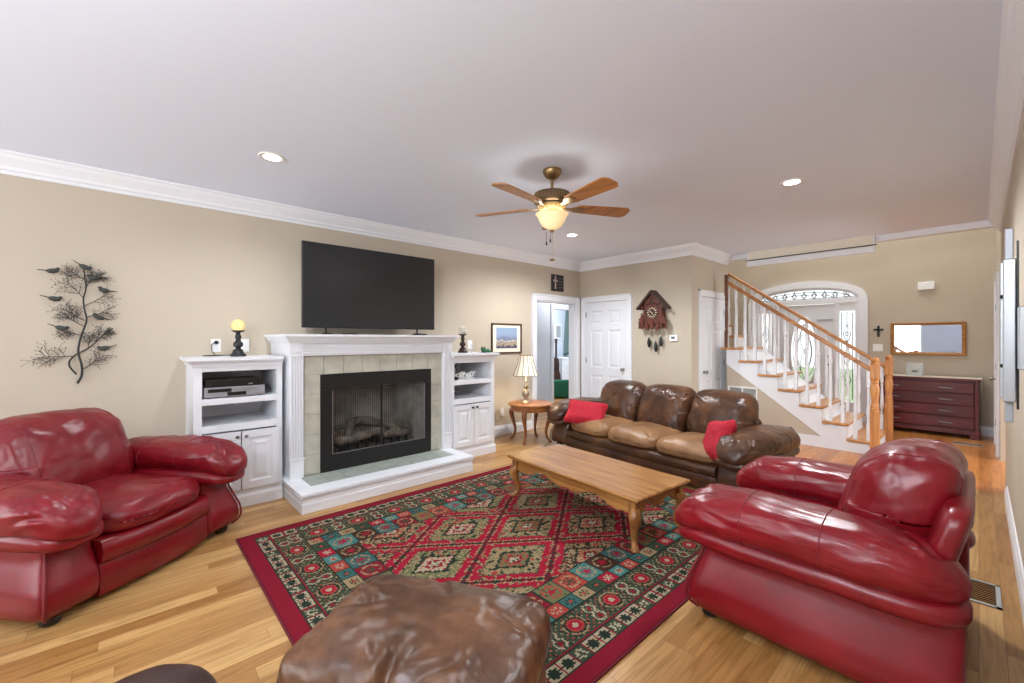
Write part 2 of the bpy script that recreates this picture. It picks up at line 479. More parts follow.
def ring(half, k, ax, t, fn=None, c=(0, 0, 0), n=72, grow=1.004, arc=(0, 2 * PI)):
    """points round a superellipsoid at coordinate t on axis ax"""
    rem = max(1e-4, 1 - abs(t / half[ax]) ** k) ; sc_ = rem ** (1 / k)
    u, v = (ax + 1) % 3, (ax + 2) % 3
    pts = []
    for i in range(n):
        a = arc[0] + (arc[1] - arc[0]) * i / (n if arc[1] - arc[0] > 6.2 else n - 1)
        ca, sa = math.cos(a), math.sin(a)
        r = (abs(ca) ** k + abs(sa) ** k) ** (-1 / k)
        q = [0, 0, 0]; q[ax] = t; q[u] = ca * r * half[u] * sc_ * grow; q[v] = sa * r * half[v] * sc_ * grow
        q = Vector(q)
        if fn: q = Vector(fn(q, half))
        pts.append((q.x + c[0], q.y + c[1], q.z + c[2]))
    return pts

# ================================================================== ROOM SHELL
XL, XR, YB, YF, YR, ZC, XJ, YJ, ZH = -4.72, 0.165, 5.90, 9.20, -3.0, 2.74, -2.728, 7.17, 5.2
struct('floor', MB().box(-9, XR + .1, YR - 0.2, 11.5, -0.12, 0), M_floor)
struct('floor_hall', MB().box(XJ + .001, XR, 5.87, YF, -.05, .001), M_floor2)
struct('ceiling', MB().box(XL - 0.1, XR + 0.1, YR - 0.2, YB + 0.1, ZC, ZC + 0.12).box(XJ - 0.1, XR + 0.1, YB + 0.1, YJ, ZC, ZC + 0.12), M_ceil)
# left (fireplace) wall with the bedroom doorway
DY0, DY1, DZ = 4.80, 5.76, 2.03
struct('wall_left', MB().box(XL - 0.12, XL, YR, DY0, 0, ZC).box(XL - 0.12, XL, DY1, YB + 0.12, 0, ZC).box(XL - 0.12, XL, DY0, DY1, DZ, ZC), M_wall)
struct('wall_back', MB().box(XL, XJ, YB, YB + 0.12, 0, ZC), M_wall)
struct('wall_jog', MB().box(XJ - 0.12, XJ, YB + 0.12, YJ + 0.02, 0, ZC), M_wall)
struct('wall_right', MB().box(XR, XR + 0.12, YR, 6.05, 0, ZC).box(XR, XR + 0.12, 6.05, 7.17, 2.15, ZC).box(XR, XR + .12, YR, 7.17, ZC, ZH).box(XR, XR + 0.12, 7.45, YF, 0, ZH).box(XR, XR + .12, 7.17, 7.45, 2.15, ZH), M_wall)
struct('wall_dining', MB().box(2.5, 2.6, 4.8, 8.6, 0, 2.74).box(XR + .12, 2.5, 4.8, 4.9, 0, 2.74).box(XR + .12, 2.5, 8.5, 8.6, 0, 2.74), M_wall)
struct('ceiling_dining', MB().box(XR + .12, 2.6, 4.8, 8.6, 2.74, 2.84), M_ceil)
struct('floor_dining', MB().box(XR, 2.6, 4.8, 8.6, -.1, .0005), M_floor2)
struct('wall_rear', MB().box(XL - 0.12, XR + 0.12, YR - 0.12, YR, 0, 0.45).box(XL - 0.12, XR + 0.12, YR - 0.12, YR, 2.35, ZC)
       .box(XL - 0.12, -4.4, YR - 0.12, YR, 0.45, 2.35).box(-3.1, -2.9, YR - 0.12, YR, .45, 2.35).box(-1.40, XR + 0.12, YR - 0.12, YR, .45, 2.35), M_grey_wall)
for i, (a, b) in enumerate(((-4.4, -3.1), (-2.9, -1.40))):
    mb = MB().box(a, b, YR - .08, YR - .04, .45, .5).box(a, b, YR - .08, YR - .04, 2.3, 2.35).box(a, a + .05, YR - .08, YR - .04, .5, 2.3).box(b - .05, b, YR - .08, YR - .04, .5, 2.3)
    mb.box(a, b, YR - .075, YR - .045, 1.38, 1.43).box((a + b) / 2 - .015, (a + b) / 2 + .015, YR - .07, YR - .05, .5, 2.3)
    struct('window_%d' % (i + 1), mb, M_trim)
# far wall with the arched front entrance
EX, EW = -2.17, 0.80          # centre and half width of the entrance opening
ES, ET = 2.10, 2.335           # spring line, crown of the transom arch
def arch(hw, top, n=28, spring=ES, cx=EX):
    return [(cx + hw * math.cos(PI * i / n), spring + (top - spring) * math.sin(PI * i / n) ** 0.85) for i in range(n + 1)]
mb = MB()
mb.box(-4.6, EX - EW, YF, YF + .14, 0, ZH).box(EX + EW, XR + .12, YF, YF + .14, 0, ZH).box(EX - EW, EX + EW, YF, YF + .14, ET, ZH)
ar = arch(EW, ET)
for i in range(len(ar) - 1):
    (xa, za), (xb, zb) = ar[i], ar[i + 1]
    mb.prism([(xa, za), (xb, zb), (xb, ET), (xa, ET)], 1, YF, YF + .14)
struct('wall_far', mb, M_wall)
struct('wall_hall', MB().box(-4.72, -4.6, YB + .12, YF, 0, ZH).box(-4.6, XJ - .12, YB + .12, YB + .24, 0, ZH), M_wall)
# edge of the living-room ceiling towards the tall entrance hall
struct('trim_1', MB().box(XJ + .02, XR, YJ - 0.02, YJ + 0.10, 2.665, ZC + .1), M_trim)
struct('ceiling_hall', MB().box(-4.7, XR + .1, YJ, YF + .14, ZH, ZH + .1), M_ceil)
struct('wall_upper', MB().box(-4.7, XR + .1, YJ, YJ + .12, ZC + .1, ZH), M_wall)
# crown moulding
CR = [(0, 0), (0.10, 0), (0.10, -0.014), (0.088, -0.022), (0.078, -0.045), (0.052, -0.075), (0.034, -0.096), (0.030, -0.118), (0.016, -0.126), (0.016, -0.15), (0, -0.15)]
struct('trim_2', MB().sweep([(XL, YR), (XL, YB), (XJ, YB), (XJ, YJ - .02)], CR, 1, z=ZC), M_trim)
struct('trim_3', MB().sweep([(XR, YJ - .02), (XR, YR)], CR, 1, z=ZC), M_trim)
# baseboards
BB = [(0, 0), (0.018, 0), (0.018, 0.10), (0.012, 0.115), (0.008, 0.135), (0, 0.14)]
struct('baseboard_left', MB().sweep([(XL, YR), (XL, 0.38)], BB, 1).sweep([(XL, 3.42), (XL, DY0 - .09)], BB, 1), M_trim)
struct('baseboard_back', MB().sweep([(-3.68, YB), (XJ, YB), (XJ, 6.10)], BB, 1), M_trim)
struct('baseboard_right', MB().sweep([(XR, 5.6), (XR, YR)], BB, 1), M_trim)
struct('baseboard_far', MB().sweep([(EX + EW + .1, YF), (XR, YF)], BB, 1), M_trim)

def casing(name, w_, h_, cw=0.09, loc=(0, 0, 0), rz=0):
    """door casing, local x along wall from 0..w_, front at -y"""
    o = struct(name, MB().box(-cw, 0, -.02, 0, 0, h_ + cw).box(w_, w_ + cw, -.02, 0, 0, h_ + cw).box(-cw, w_ + cw, -.021, 0, h_, h_ + cw)
               .box(-cw - .006, -cw + .022, -.03, 0, 0, h_ + cw + .006).box(w_ + cw - .022, w_ + cw + .006, -.03, 0, 0, h_ + cw + .006).box(-cw - .006, w_ + cw + .006, -.03, 0, h_ + cw - .022, h_ + cw + .006), M_trim, bevel=.004)
    o.location = loc; o.rotation_euler = (0, 0, rz); return o
def six_panel(name, w_, h_, loc, rz, knob_right=True):
    d = MB().box(0.003, w_ - .003, .0045, .028, .012, h_ - .004)
    st = .105 * w_ / .76
    pw = (w_ - 3 * st) / 2
    xs = [0.003, st, st + pw, 2 * st + pw, w_ - st, w_ - .003]
    zs = [.012, .22, .80, .93, 1.56, 1.66, 1.88, h_ - .004]
    d.panels(xs, zs, -.0075)
    d.box(.003, w_ - .003, -.0074, .005, .012, .0125).box(.003, .0035, -.0074, .005, .012, h_ - .004).box(w_ - .0035, w_ - .003, -.0074, .005, .012, h_ - .004)
    o = struct(name, d, M_door); o.location = loc; o.rotation_euler = (0, 0, rz)
    kx = w_ - .065 if knob_right else .065
    kb = MB().lathe([(.026, 0), (.026, .006), (.010, .010), (.010, .03), (.024, .036), (.028, .048), (.024, .06), (.01, .066)], 16)
    kb.xf(Matrix.Translation((kx, -.008, .92)) @ Matrix.Rotation(R(90), 4, 'X'))
    build('door_knob', kb, M_nickel, o, smooth=True, angle=40, label='satin nickel knob')
    hx = .004 if knob_right else w_ - .004
    for hz in (.25, 1.0, 1.78):
        build('hinge', MB().box(hx - .008, hx + .008, -.014, -.006, hz, hz + .09), M_nickel, o)
    return o
# closet door on the back wall
six_panel('door_1', 0.81, 2.03, (-4.575, YB - .006, 0), 0)
casing('trim_4', 0.81, 2.035, 0.085, (-4.575, YB, 0))
# door on the short return wall beside the stairs
six_panel('door_2', 0.80, 2.03, (XJ + .006, 6.20, 0), R(90), False)
casing('trim_5', 0.80, 2.035, 0.085, (XJ, 6.20, 0), R(90))
# side door in the hall on the right wall
six_panel('door_3', 0.80, 2.10, (XR - .006, 8.55, 0), R(-90))
casing('trim_6', 0.80, 2.10, 0.10, (XR, 8.55, 0), R(-90))
# doorway to the bedroom
casing('trim_7', DY1 - DY0, DZ, 0.095, (XL, DY0, 0), R(90))
struct('trim_8', MB().box(XL - .12, XL, DY0, DY0 + .02, 0, DZ).box(XL - .12, XL, DY1 - .02, DY1, 0, DZ).box(XL - .12, XL, DY0, DY1, DZ - .02, DZ), M_trim)
# bedroom shell
struct('wall_bedroom', MB().box(-8.0, -7.9, 4.0, 10.5, 0, 2.74).box(-7.9, -4.84, 4.0, 4.1, 0, 2.74).box(-7.9, -4.84, 10.4, 10.5, 0, 2.74).box(-4.84, -4.80, YB + .2, 10.4, 0, 2.74), M_room)
struct('ceiling_bedroom', MB().box(-8.0, -4.84, 4.0, 10.5, 2.76, 2.82), M_ceil)

# front entrance: posts, door, sidelights, arched transom
mb = MB()
oa, ia = arch(EW + .11, ET + .12), arch(EW, ET)
for i in range(len(oa) - 1):
    mb.prism([oa[i], oa[i+1], ia[i+1], ia[i]], 1, YF - .03, YF + .001)
mb.box(EX - EW - .11, EX - EW, YF - .03, YF, 0, ES).box(EX + EW, EX + EW + .11, YF - .03, YF, 0, ES)
mb.box(EX - EW - .12, EX - EW - .095, YF - .045, YF, 0, ES).box(EX + EW + .095, EX + EW + .12, YF - .045, YF, 0, ES)
struct('trim_9', mb, M_trim)
DW = 0.46
mb = MB()
for s in (-1, 1):
    mb.box(EX + s * DW, EX + s * (DW + .06), YF + .0, YF + .12, 0, ES - .04)
    mb.box(EX + s * (EW - .05), EX + s * EW, YF + .0, YF + .12, 0, ES - .04)
    mb.box(EX + s * (DW + .05), EX + s * (EW - .04), YF + .02, YF + .10, 0, .32)
    mb.box(EX + s * (DW + .05), EX + s * (EW - .04), YF + .02, YF + .10, 1.90, ES - .04)
mb.box(EX - EW, EX + EW, YF - .005, YF + .12, ES - .06, ES + .03)
ib = arch(EW - .05, ET - .035, spring=ES)
for i in range(len(ia) - 1):
    mb.prism([ia[i], ia[i+1], ib[i+1], ib[i]], 1, YF + .01, YF + .10)
struct('window_3', mb, M_trim)
def came(pts, r=.006): return MB().tube([(x, YF + .05, z) for x, z in pts], r, 6)
mb = MB()
cp = lambda pts: mb.tube([(x, YF + .05, z) for x, z in pts], .006, 5)
cp(arch(EW - .12, ET - .075, spring=ES + .03)); cp(arch(EW * .55, ET - .12, spring=ES + .03))
cp([(EX - EW + .05, ES + .045), (EX + EW - .05, ES + .045)])
for k in range(-4, 5):
    x = EX + k * .155
    zt = ES + (ET - .05 - ES) * math.sqrt(max(0, 1 - (k * .155 / EW) ** 2))
    cp([(x, ES + .03), (x + .03, (ES + zt) / 2), (x, zt)]); cp([(x, ES + .03), (x - .03, (ES + zt) / 2), (x, zt)])
    cp([(x + .04 * math.cos(t * .6), ES + .1 + .03 * math.sin(t * .6)) for t in range(11)])
for s in (-1, 1):
    cx = EX + s * (DW + EW) / 2
    cp([(cx - .075, .36), (cx - .075, 1.86), (cx + .075, 1.86), (cx + .075, .36)])
    for z in (.7, 1.1, 1.5):
        cp([(cx, z - .17), (cx + .055, z), (cx, z + .17), (cx - .055, z), (cx, z - .17)])
        cp([(cx + .03 * math.cos(t * .6), z + .03 * math.sin(t * .6)) for t in range(11)])
    cp([(cx, .34), (cx, 1.88)])
w4 = bpy.data.objects['window_3']
build('lead_pattern', mb, M_lead, w4)
mb = MB().prism(ib, 1, YF + .053, YF + .057)
for s in (-1, 1): mb.box(EX + s * (DW + .05), EX + s * (EW - .04), YF + .053, YF + .057, .32, 1.90)
build('pane', mb, M_clear, w4)
# front door slab with an oval glass
mb = MB(); x0, x1 = EX - DW + .004, EX + DW - .004
on = 40; oc = (EX, 1.18); orx, orz = .22, .62
ov = [(oc[0] + orx * math.cos(2*PI*i/on), oc[1] + orz * math.sin(2*PI*i/on)) for i in range(on)]
def edge_pt(a):
    c_, s_ = math.cos(a), math.sin(a); hx, z0_, z1_ = (x1 - x0) / 2, oc[1] - .03, 2.03 - oc[1]
    t = min(hx / abs(c_) if abs(c_) > 1e-6 else 9, (z1_ if s_ > 0 else z0_) / abs(s_) if abs(s_) > 1e-6 else 9)
    return (oc[0] + c_ * t, oc[1] + s_ * t)
ed = [edge_pt(2*PI*i/on) for i in range(on)]
for yy in (YF + .03, YF + .075):
    for i in range(on):
        j = (i + 1) % on
        mb.quad((ov[i][0], yy, ov[i][1]), (ov[j][0], yy, ov[j][1]), (ed[j][0], yy, ed[j][1]), (ed[i][0], yy, ed[i][1]))
for cx_, cz_ in ((x0, .03), (x1, .03), (x0, 2.03), (x1, 2.03)):
    # fill the corner triangles left by the radial fan
    pts = [p for p in ed]
    nx = min(pts, key=lambda p: abs(p[0] - cx_) * 50 + abs(p[1] - cz_)); nz_ = min(pts, key=lambda p: abs(p[1] - cz_) * 50 + abs(p[0] - cx_))
    for yy in (YF + .03, YF + .075): mb.add([(cx_, yy, cz_), (nx[0], yy, nx[1]), (nz_[0], yy, nz_[1])], [(0, 1, 2)])
d4 = struct('door_4', mb, M_door)
build('oval_frame', MB().tube([(x, YF + .028, z) for x, z in ov], .022, 8, True), M_door, d4, smooth=True)
build('pane', MB().prism(ov, 1, YF + .05, YF + .055), M_clear, d4)
mb = MB()
for k in (.8, .5): mb.tube([(oc[0] + orx*k*math.cos(2*PI*i/30), YF + .048, oc[1] + orz*k*math.sin(2*PI*i/30)) for i in range(30)], .005, 5, True)
for s in (-1, 1):
    mb.tube([(oc[0] + s * .12 * math.sin(t * PI / 10), YF + .048, oc[1] - .5 + t * .1) for t in range(11)], .005, 5)
    mb.tube([(oc[0] + s * .06 * math.sin(t * PI / 5), YF + .048, oc[1] - .5 + t * .1) for t in range(11)], .005, 5)
build('lead_pattern', mb, M_lead, d4)
mb = MB().lathe([(.03, 0), (.03, .008), (.012, .012), (.012, .04), (.028, .05), (.024, .068), (.01, .072)], 14)
mb.xf(Matrix.Translation((EX + DW - .07, YF + .03, .96)) @ Matrix.Rotation(R(90), 4, 'X'))
mb2 = MB().lathe([(.028, 0), (.028, .015), (.01, .02)], 14).xf(Matrix.Translation((EX + DW - .07, YF + .03, 1.10)) @ Matrix.Rotation(R(90), 4, 'X'))
build('door_knob', mb, M_brass, d4, smooth=True, angle=40); build('deadbolt', mb2, M_brass, d4, smooth=True, angle=40)
build('door_closer', MB().box(EX + .2, EX + .44, YF + .015, YF + .03, 1.74, 1.76), M_nickel, d4)
# the garden outside the front door
struct('ground', MB().box(-9, 6, 11.5, 30, -.35, -.25), M_grass)


# ================================================================== STAIRCASE
SY0, SY1 = 6.67, 7.75
RIS, RUN, SX = 0.186, 0.2525, -0.833      # nosing of first tread at SX
st = thing('staircase', 'oak and white staircase rising behind the brown sofa with turned white balusters', 'staircase', (SX, SY0, 0))
NT = 7
X_ = lambda i: -RUN * i                     # local x of nosing i
tz = lambda i: 0.165 + RIS * i
for i in range(NT + 3):
    yb = 0.0 if i < NT else 0.62
    t = MB().box(X_(i) - RUN - .03, X_(i), yb - .03, SY1 - SY0 + .03, tz(i) - .032, tz(i))
    build('tread', t, M_tread, st, bevel=.01)
    r = MB().box(X_(i) - .05, X_(i) - .0285, yb + .004, SY1 - SY0, tz(i) - RIS - (0.0 if i else -.021), tz(i) - .032)
    build('riser', r, M_trim, st)
# stringer: zigzag above, raking edge below
def zig(y0, y1):
    up = [(X_(0) - .028, 0)]
    for i in range(NT): up += [(X_(i) - .028, tz(i) - .032), (X_(i + 1) - .028, tz(i) - .032)]
    xe = X_(NT) + .05
    lo = [(xe, 1.03), (-.54, 0.14), (-.54, 0.0)]
    up[-1] = (xe, up[-1][1])
    return MB().prism(up + lo, 1, y0, y1)
build('stringer', zig(0.0, .03), M_trim, st)
build('stringer', zig(SY1 - SY0 - .03, SY1 - SY0), M_trim, st)
mb = MB()
for i in range(NT - 1):                      # raised scroll brackets under each tread end
    x = X_(i) - .03; z = tz(i) - .035
    mb.prism([(x - .01, z - .012), (x - .24, z - .012), (x - .22, z - .05), (x - .17, z - .055), (x - .12, z - .10), (x - .06, z - .09), (x - .01, z - .15)], 1, -.006, .003)
build('tread_bracket', mb, M_trim, st)
build('side_panel', MB().prism([(-.54, 0), (-.54, .14), (X_(NT) + .05, 1.03), (X_(NT) + .05, 0)], 1, .015, .03), M_wall, st)
build('skirting', MB().box(X_(NT) + .05, -.54, -.002, .012, 0, .14), M_trim, st)
build('carcass', MB().prism([(-.10, .02), (X_(NT) + .06, .02), (X_(NT) + .06, 1.2), (X_(NT) + .30, 1.2)], 1, .06, SY1 - SY0 - .06), M_trim, st)
# balusters, one mesh shared by all
BP = [(.0165, .0)] + [(.0165, .001)]
def baluster(h):
    mb = MB().box(-.019, .019, -.019, .019, 0, .20).box(-.017, .017, -.017, .017, h - .18, h)
    mb.lathe([(.019, .195), (.024, .205), (.014, .22), (.020, .235), (.013, .25), (.021, .30), (.023, .34), (.019, .40), (.013, h - .28), (.019, h - .26), (.012, h - .24), (.021, h - .215), (.021, h - .20), (.012, h - .175)], 12)
    return mb
slope = RIS / RUN
proto = {}
for row, yy in ((0, .012), (1, SY1 - SY0 - .012)):
    for i in range(NT + 2 * row):
        for q in (.07, .195):
            if i == 0 and q < .1 and row == 0: pass
            x = X_(i) - q
            if row == 0 and x < X_(NT) + .03: continue
            h = 0.815 + (slope * q if True else 0) - tz(i) + tz(i)
            h = round(h, 3)
            if (h) not in proto:
                o = build('baluster', baluster(h), M_trim, st, smooth=True, angle=35); proto[h] = o
            else:
                o = proto[h].copy(); C.objects.link(o); o.parent = st
            o.location = (x, yy, tz(i))
# handrails
def rail(y, xl):
    x0, x1 = xl, -.02
    za = lambda x: 0.165 + .815 + slope * (-x)
    pr = [(-.03, 0), (.03, 0), (.032, .025), (.026, .045), (.012, .056), (-.012, .056), (-.026, .045), (-.032, .025)]
    n = len(pr)
    vs = [(x, y + p[0], za(x) + p[1] - .01) for x in (x0, x1) for p in pr]
    fs = [tuple(range(n)), tuple(range(2*n - 1, n - 1, -1))] + [(k, (k+1) % n, (k+1) % n + n, k + n) for k in range(n)]
    return MB().add(vs, fs)
for yy, xl in ((.012, X_(NT) + .05), (SY1 - SY0 - .012, -2.20)):
    build('handrail', rail(yy, xl), M_rail, st, smooth=True, angle=30)
def newel():
    mb = MB().box(-.043, .043, -.043, .043, 0, .52).box(-.043, .043, -.043, .043, .93, 1.10)
    mb.lathe([(.043, .515), (.047, .535), (.040, .555), (.045, .57), (.038, .585), (.043, .60), (.036, .62), (.034, .65), (.046, .78), (.045, .82), (.034, .87), (.043, .885), (.034, .90), (.045, .92), (.045, .94)], 20)
    mb.lathe([(.043, 1.095), (.046, 1.11), (.030, 1.125), (.042, 1.14), (.044, 1.155), (.036, 1.175), (.015, 1.188), (.0, 1.19)], 20)
    return mb
n1 = build('newel_post', newel(), M_newel, st, smooth=True, angle=35, bevel=.004); n1.location = (-.01, 0, 0)
n2 = n1.copy(); C.objects.link(n2); n2.parent = st; n2.location = (-.0, SY1 - SY0, 0)
# dark half newel where the front rail ends
hp = MB().box(-.022, .022, -.022, .022, 0, .24).box(-.022, .022, -.022, .022, .78, 1.09)
hp.lathe([(.022, .23), (.025, .25), (.017, .27), (.022, .30), (.024, .45), (.018, .62), (.024, .65), (.018, .68), (.024, .71), (.022, .79)], 14)
o = build('half_newel', hp, M_dkpost, st, smooth=True, angle=35, label='dark stained upper newel post'); o.location = (X_(NT) + .05, .0, tz(NT - 1))
# return air grille in the wall under the stairs
g = thing('wall_grille', 'white return-air grille low on the wall under the stairs', 'vent', (-2.33, SY0 + .012, .60))
fr = MB().box(-.20, .20, -.012, 0, -.11, -.09).box(-.20, .20, -.012, 0, .09, .11).box(-.20, -.18, -.012, 0, -.09, .09).box(.18, .20, -.012, 0, -.09, .09).box(-.01, .01, -.012, 0, -.09, .09)
build('frame', fr, M_whiteplast, g)
sl = MB()
for k in range(14): sl.box(-.18, .18, -.009, -.001, -.088 + k * .0127, -.081 + k * .0127)
build('louvre', sl, M_ventgrey, g)

# long box with a rod along the edge of the ceiling above the stairs
g = thing('ceiling_box', 'long cream box with thin dark rod at the ceiling edge above the stairs', 'ceiling box', (-1.645, YJ - .06, 2.516))
build('panel', MB().box(-.735, .735, -.05, .0, .085, .224), M_paleback, g)
build('lower_rail', MB().box(-.735, .735, -.065, .0, 0, .082), M_trim, g, bevel=.004)
for sx in (-1, 1): build('end_cap', MB().box(sx * .735, sx * .748, -.068, .0, 0, .224), M_trim, g)
build('rod', MB().tube([(-.77, -.072, .09), (.775, -.072, .09)], .006, 8), M_rodblack, g)

# ================================================================== FIREPLACE
FY = 1.885
f = thing('fireplace', 'white fireplace with fluted pilasters, stone tile surround and raised hearth', 'fireplace', (XL, FY, 0), R(90))
# local: x = Y - FY, -y = out from wall
HX0, HX1 = 1.02 - FY, 2.735 - FY
HD, HH = 1.11, .165      # hearth depth from wall, height
mb = MB().box(HX0 + .02, HX1 - .02, -HD + .02, 0, 0, HH - .035)
mb.sweep([(HX0 + .02, 0), (HX0 + .02, -HD + .02), (HX1 - .02, -HD + .02), (HX1 - .02, 0)], [(0, 0), (.012, 0), (.012, .075), (.006, .085), (.006, .11), (.02, .13), (0, .13)], 1)
mb.box(HX0, HX1, -HD, -HD + .17, HH - .03, HH).box(HX0, HX0 + .13, -HD + .17, -.0, HH - .03, HH).box(HX1 - .13, HX1, -HD + .17, -.0, HH - .03, HH)
build('hearth', mb, M_cab, f, bevel=.006)
mb = MB()
tx = (HX1 - HX0 - .26) / 9
for i in range(9):
    mb.box(HX0 + .13 + i * tx + .002, HX0 + .13 + (i + 1) * tx - .002, -HD + .172, -.60, HH - .03, HH - .002)
build('hearth_tile', mb, M_tilefloor, f)
# side body and pilasters
PX0, PX1, PFr = 1.055 - FY, 2.755 - FY, .67
mb = MB().box(PX0, PX0 + .115, -PFr + .015, 0, HH, 1.445).box(PX1 - .115, PX1, -PFr + .015, 0, HH, 1.445).box(PX0 + .115, PX1 - .115, -PFr + .05, 0, 1.252, 1.445)
build('body', mb, M_cab, f)
for x0 in (PX0, PX1 - .115):
    mb = MB().box(x0, x0 + .115, -PFr, -PFr + .015, HH, HH + .17).box(x0, x0 + .115, -PFr, -PFr + .015, 1.25, 1.37)
    for k in range(5):
        mb.box(x0 + .004 + k * .0225, x0 + .019 + k * .0225, -PFr + .002, -PFr + .016, HH + .17, 1.25)
    mb.box(x0 - .006, x0 + .121, -PFr - .006, -PFr + .016, HH + .165, HH + .18)
    mb.box(x0 + .018, x0 + .097, -PFr - .006, -PFr + .01, 1.275, 1.35).box(x0 + .035, x0 + .08, -PFr - .010, -PFr + .01, 1.29, 1.335)
    build('pilaster', mb, M_cab, f, bevel=.003)
mb = MB().box(PX0 + .115, PX1 - .115, -PFr + .01, -PFr + .05, 1.252, 1.375)
for k in range(4): mb.box(PX0 + .115, PX1 - .115, -PFr + .003, -PFr + .012, 1.268 + k * .024, 1.283 + k * .024)
build('frieze', mb, M_cab, f, bevel=.002)
mb = MB().sweep([(PX0, -.0), (PX0, -PFr), (PX1, -PFr), (PX1, -.0)], [(0, 1.365), (.006, 1.365), (.010, 1.375), (.022, 1.39), (.040, 1.42), (.046, 1.424), (.056, 1.426), (.056, 1.447), (0, 1.447)], 1)
mb.box(PX0, PX1, -PFr, 0, 1.42, 1.4475)
build('mantel_shelf', mb, M_cab, f)
# tile surround with grout backing
TX0, TX1 = PX0 + .115, PX1 - .115
FX0, FX1, FZ0, FZ1 = 1.325 - FY, 2.50 - FY, HH, 1.075
yT = -.62
mb = MB(); bk = MB()
bk.box(TX0, FX0, yT, yT + .03, HH, 1.252).box(FX1, TX1, yT, yT + .03, HH, 1.252).box(FX0, FX1, yT, yT + .03, FZ1, 1.252)
build('grout_bed', bk, M_grout, f)
rows = [HH + .002 + k * (1.075 - HH) / 5 for k in range(6)]
for k in range(5):
    for a, b in ((TX0, FX0), (FX1, TX1)):
        mb.box(a + .002, b - .002, yT - .006, yT + .01, rows[k] + .002, rows[k + 1] - .002)
n = 8; tw = (TX1 - TX0) / n
for k in range(n):
    mb.box(TX0 + k * tw + .002, TX0 + (k + 1) * tw - .002, yT - .006, yT + .01, 1.077, 1.25)
build('surround_tile', mb, M_tile, f, bevel=.002)
# black steel insert and glass
yI = yT - .012
ix0, ix1, iz0, iz1 = FX0 + .10, FX1 - .075, HH + .155, .945
mb = MB().box(FX0, ix0, yI, yI + .02, FZ0, FZ1).box(ix1, FX1, yI, yI + .02, FZ0, FZ1).box(ix0, ix1, yI, yI + .02, iz1, FZ1).box(ix0, ix1, yI, yI + .02, FZ0, iz0)
mb.box(FX0, FX1, yI - .012, yI, FZ1 - .15, FZ1 - .145)
build('insert_frame', mb, M_blackmetal, f, bevel=.003)
mb = MB().box(ix0, ix0 + .012, yI + .003, yI + .014, iz0, iz1 - .02).box(ix1 - .012, ix1, yI + .003, yI + .014, iz0, iz1 - .02).box(ix0, ix1, yI + .003, yI + .014, iz0 - .004, iz0 + .004)
build('glass_trim', mb, M_steel, f)
build('glass_door', MB().box(ix0 + .01, (ix0 + ix1) / 2 - .002, yI + .016, yI + .020, iz0, iz1), M_glass, f)
build('glass_door', MB().box((ix0 + ix1) / 2 + .002, ix1 - .01, yI + .016, yI + .020, iz0, iz1), M_glass, f)
build('centre_stile', MB().box((ix0 + ix1) / 2 - .008, (ix0 + ix1) / 2 + .008, yI + .012, yI + .024, iz0, iz1), M_blackmetal, f)
yb = yI + .44
mb = MB().quad((ix0 - .02, yI + .03, HH + .10), (ix0 + .14, yb, HH + .10), (ix0 + .14, yb, iz1 + .03), (ix0 - .02, yI + .03, iz1 + .03))
mb.quad((ix1 + .02, yI + .03, HH + .10), (ix1 - .14, yb, HH + .10), (ix1 - .14, yb, iz1 + .03), (ix1 + .02, yI + .03, iz1 + .03))
mb.quad((ix0 + .14, yb, HH + .10), (ix1 - .14, yb, HH + .10), (ix1 - .14, yb, iz1 + .03), (ix0 + .14, yb, iz1 + .03))
mb.quad((ix0 - .02, yI + .03, HH + .10), (ix1 + .02, yI + .03, HH + .10), (ix1 - .14, yb, HH + .10), (ix0 + .14, yb, HH + .10))
mb.quad((ix0 - .02, yI + .03, iz1 + .03), (ix1 + .02, yI + .03, iz1 + .03), (ix1 - .14, yb, iz1 + .03), (ix0 + .14, yb, iz1 + .03))
build('firebox', mb, M_firebrick, f)
mc = MB()
for k in range(46): mc.box(ix0 + .02 + k * .0215, ix0 + .0225 + k * .0215, yI + .024, yI + .026, iz0, iz1 - .02)
build('spark_curtain', mc, M_blackmetal, f)
# gas logs on a grate, inside
lg = thing('fire_log_set', 'charred ceramic fire logs on a black grate behind the fireplace glass', 'fire logs', (XL + .40, FY + .0, HH + .10), R(90))
gm = MB()
for k in range(9): gm.tube([(-.36 + k * .09, -.15, .0), (-.36 + k * .09, -.15, .11), (-.36 + k * .09, -.12, .08), (-.36 + k * .09, .14, .08)], .008, 6)
gm.tube([(-.4, .1, .07), (.4, .1, .07)], .008, 6)
build('grate', gm, M_blackmetal, lg)
def log(a, b, r, sd):
    pts = []; rs = []
    for t in range(15):
        u = t / 14
        p = Vector(a).lerp(Vector(b), u) + Vector((0, 0, .012 * math.sin(u * 7 + sd)))
        pts.append(p); rs.append(r * (1 + .13 * noise.noise(Vector((u * 6, sd, 0)))) * (1 if 0 < t < 14 else .8))
    return MB().tube(pts, rs, 14)
for i, (a, b, r) in enumerate((((-.44, .02, .155), (.20, .10, .165), .06), ((-.10, .06, .15), (.46, .0, .15), .055), ((-.40, -.09, .14), (-.02, -.06, .14), .045),
                               ((-.30, -.10, .12), (-.12, .10, .30), .04), ((.04, .12, .27), (.30, -.12, .16), .04), ((-.2, .06, .275), (.10, .10, .27), .045), ((.12, -.10, .13), (.42, -.09, .13), .04))):
    build('log', log(a, b, r, i), M_log, lg, smooth=True, angle=50)

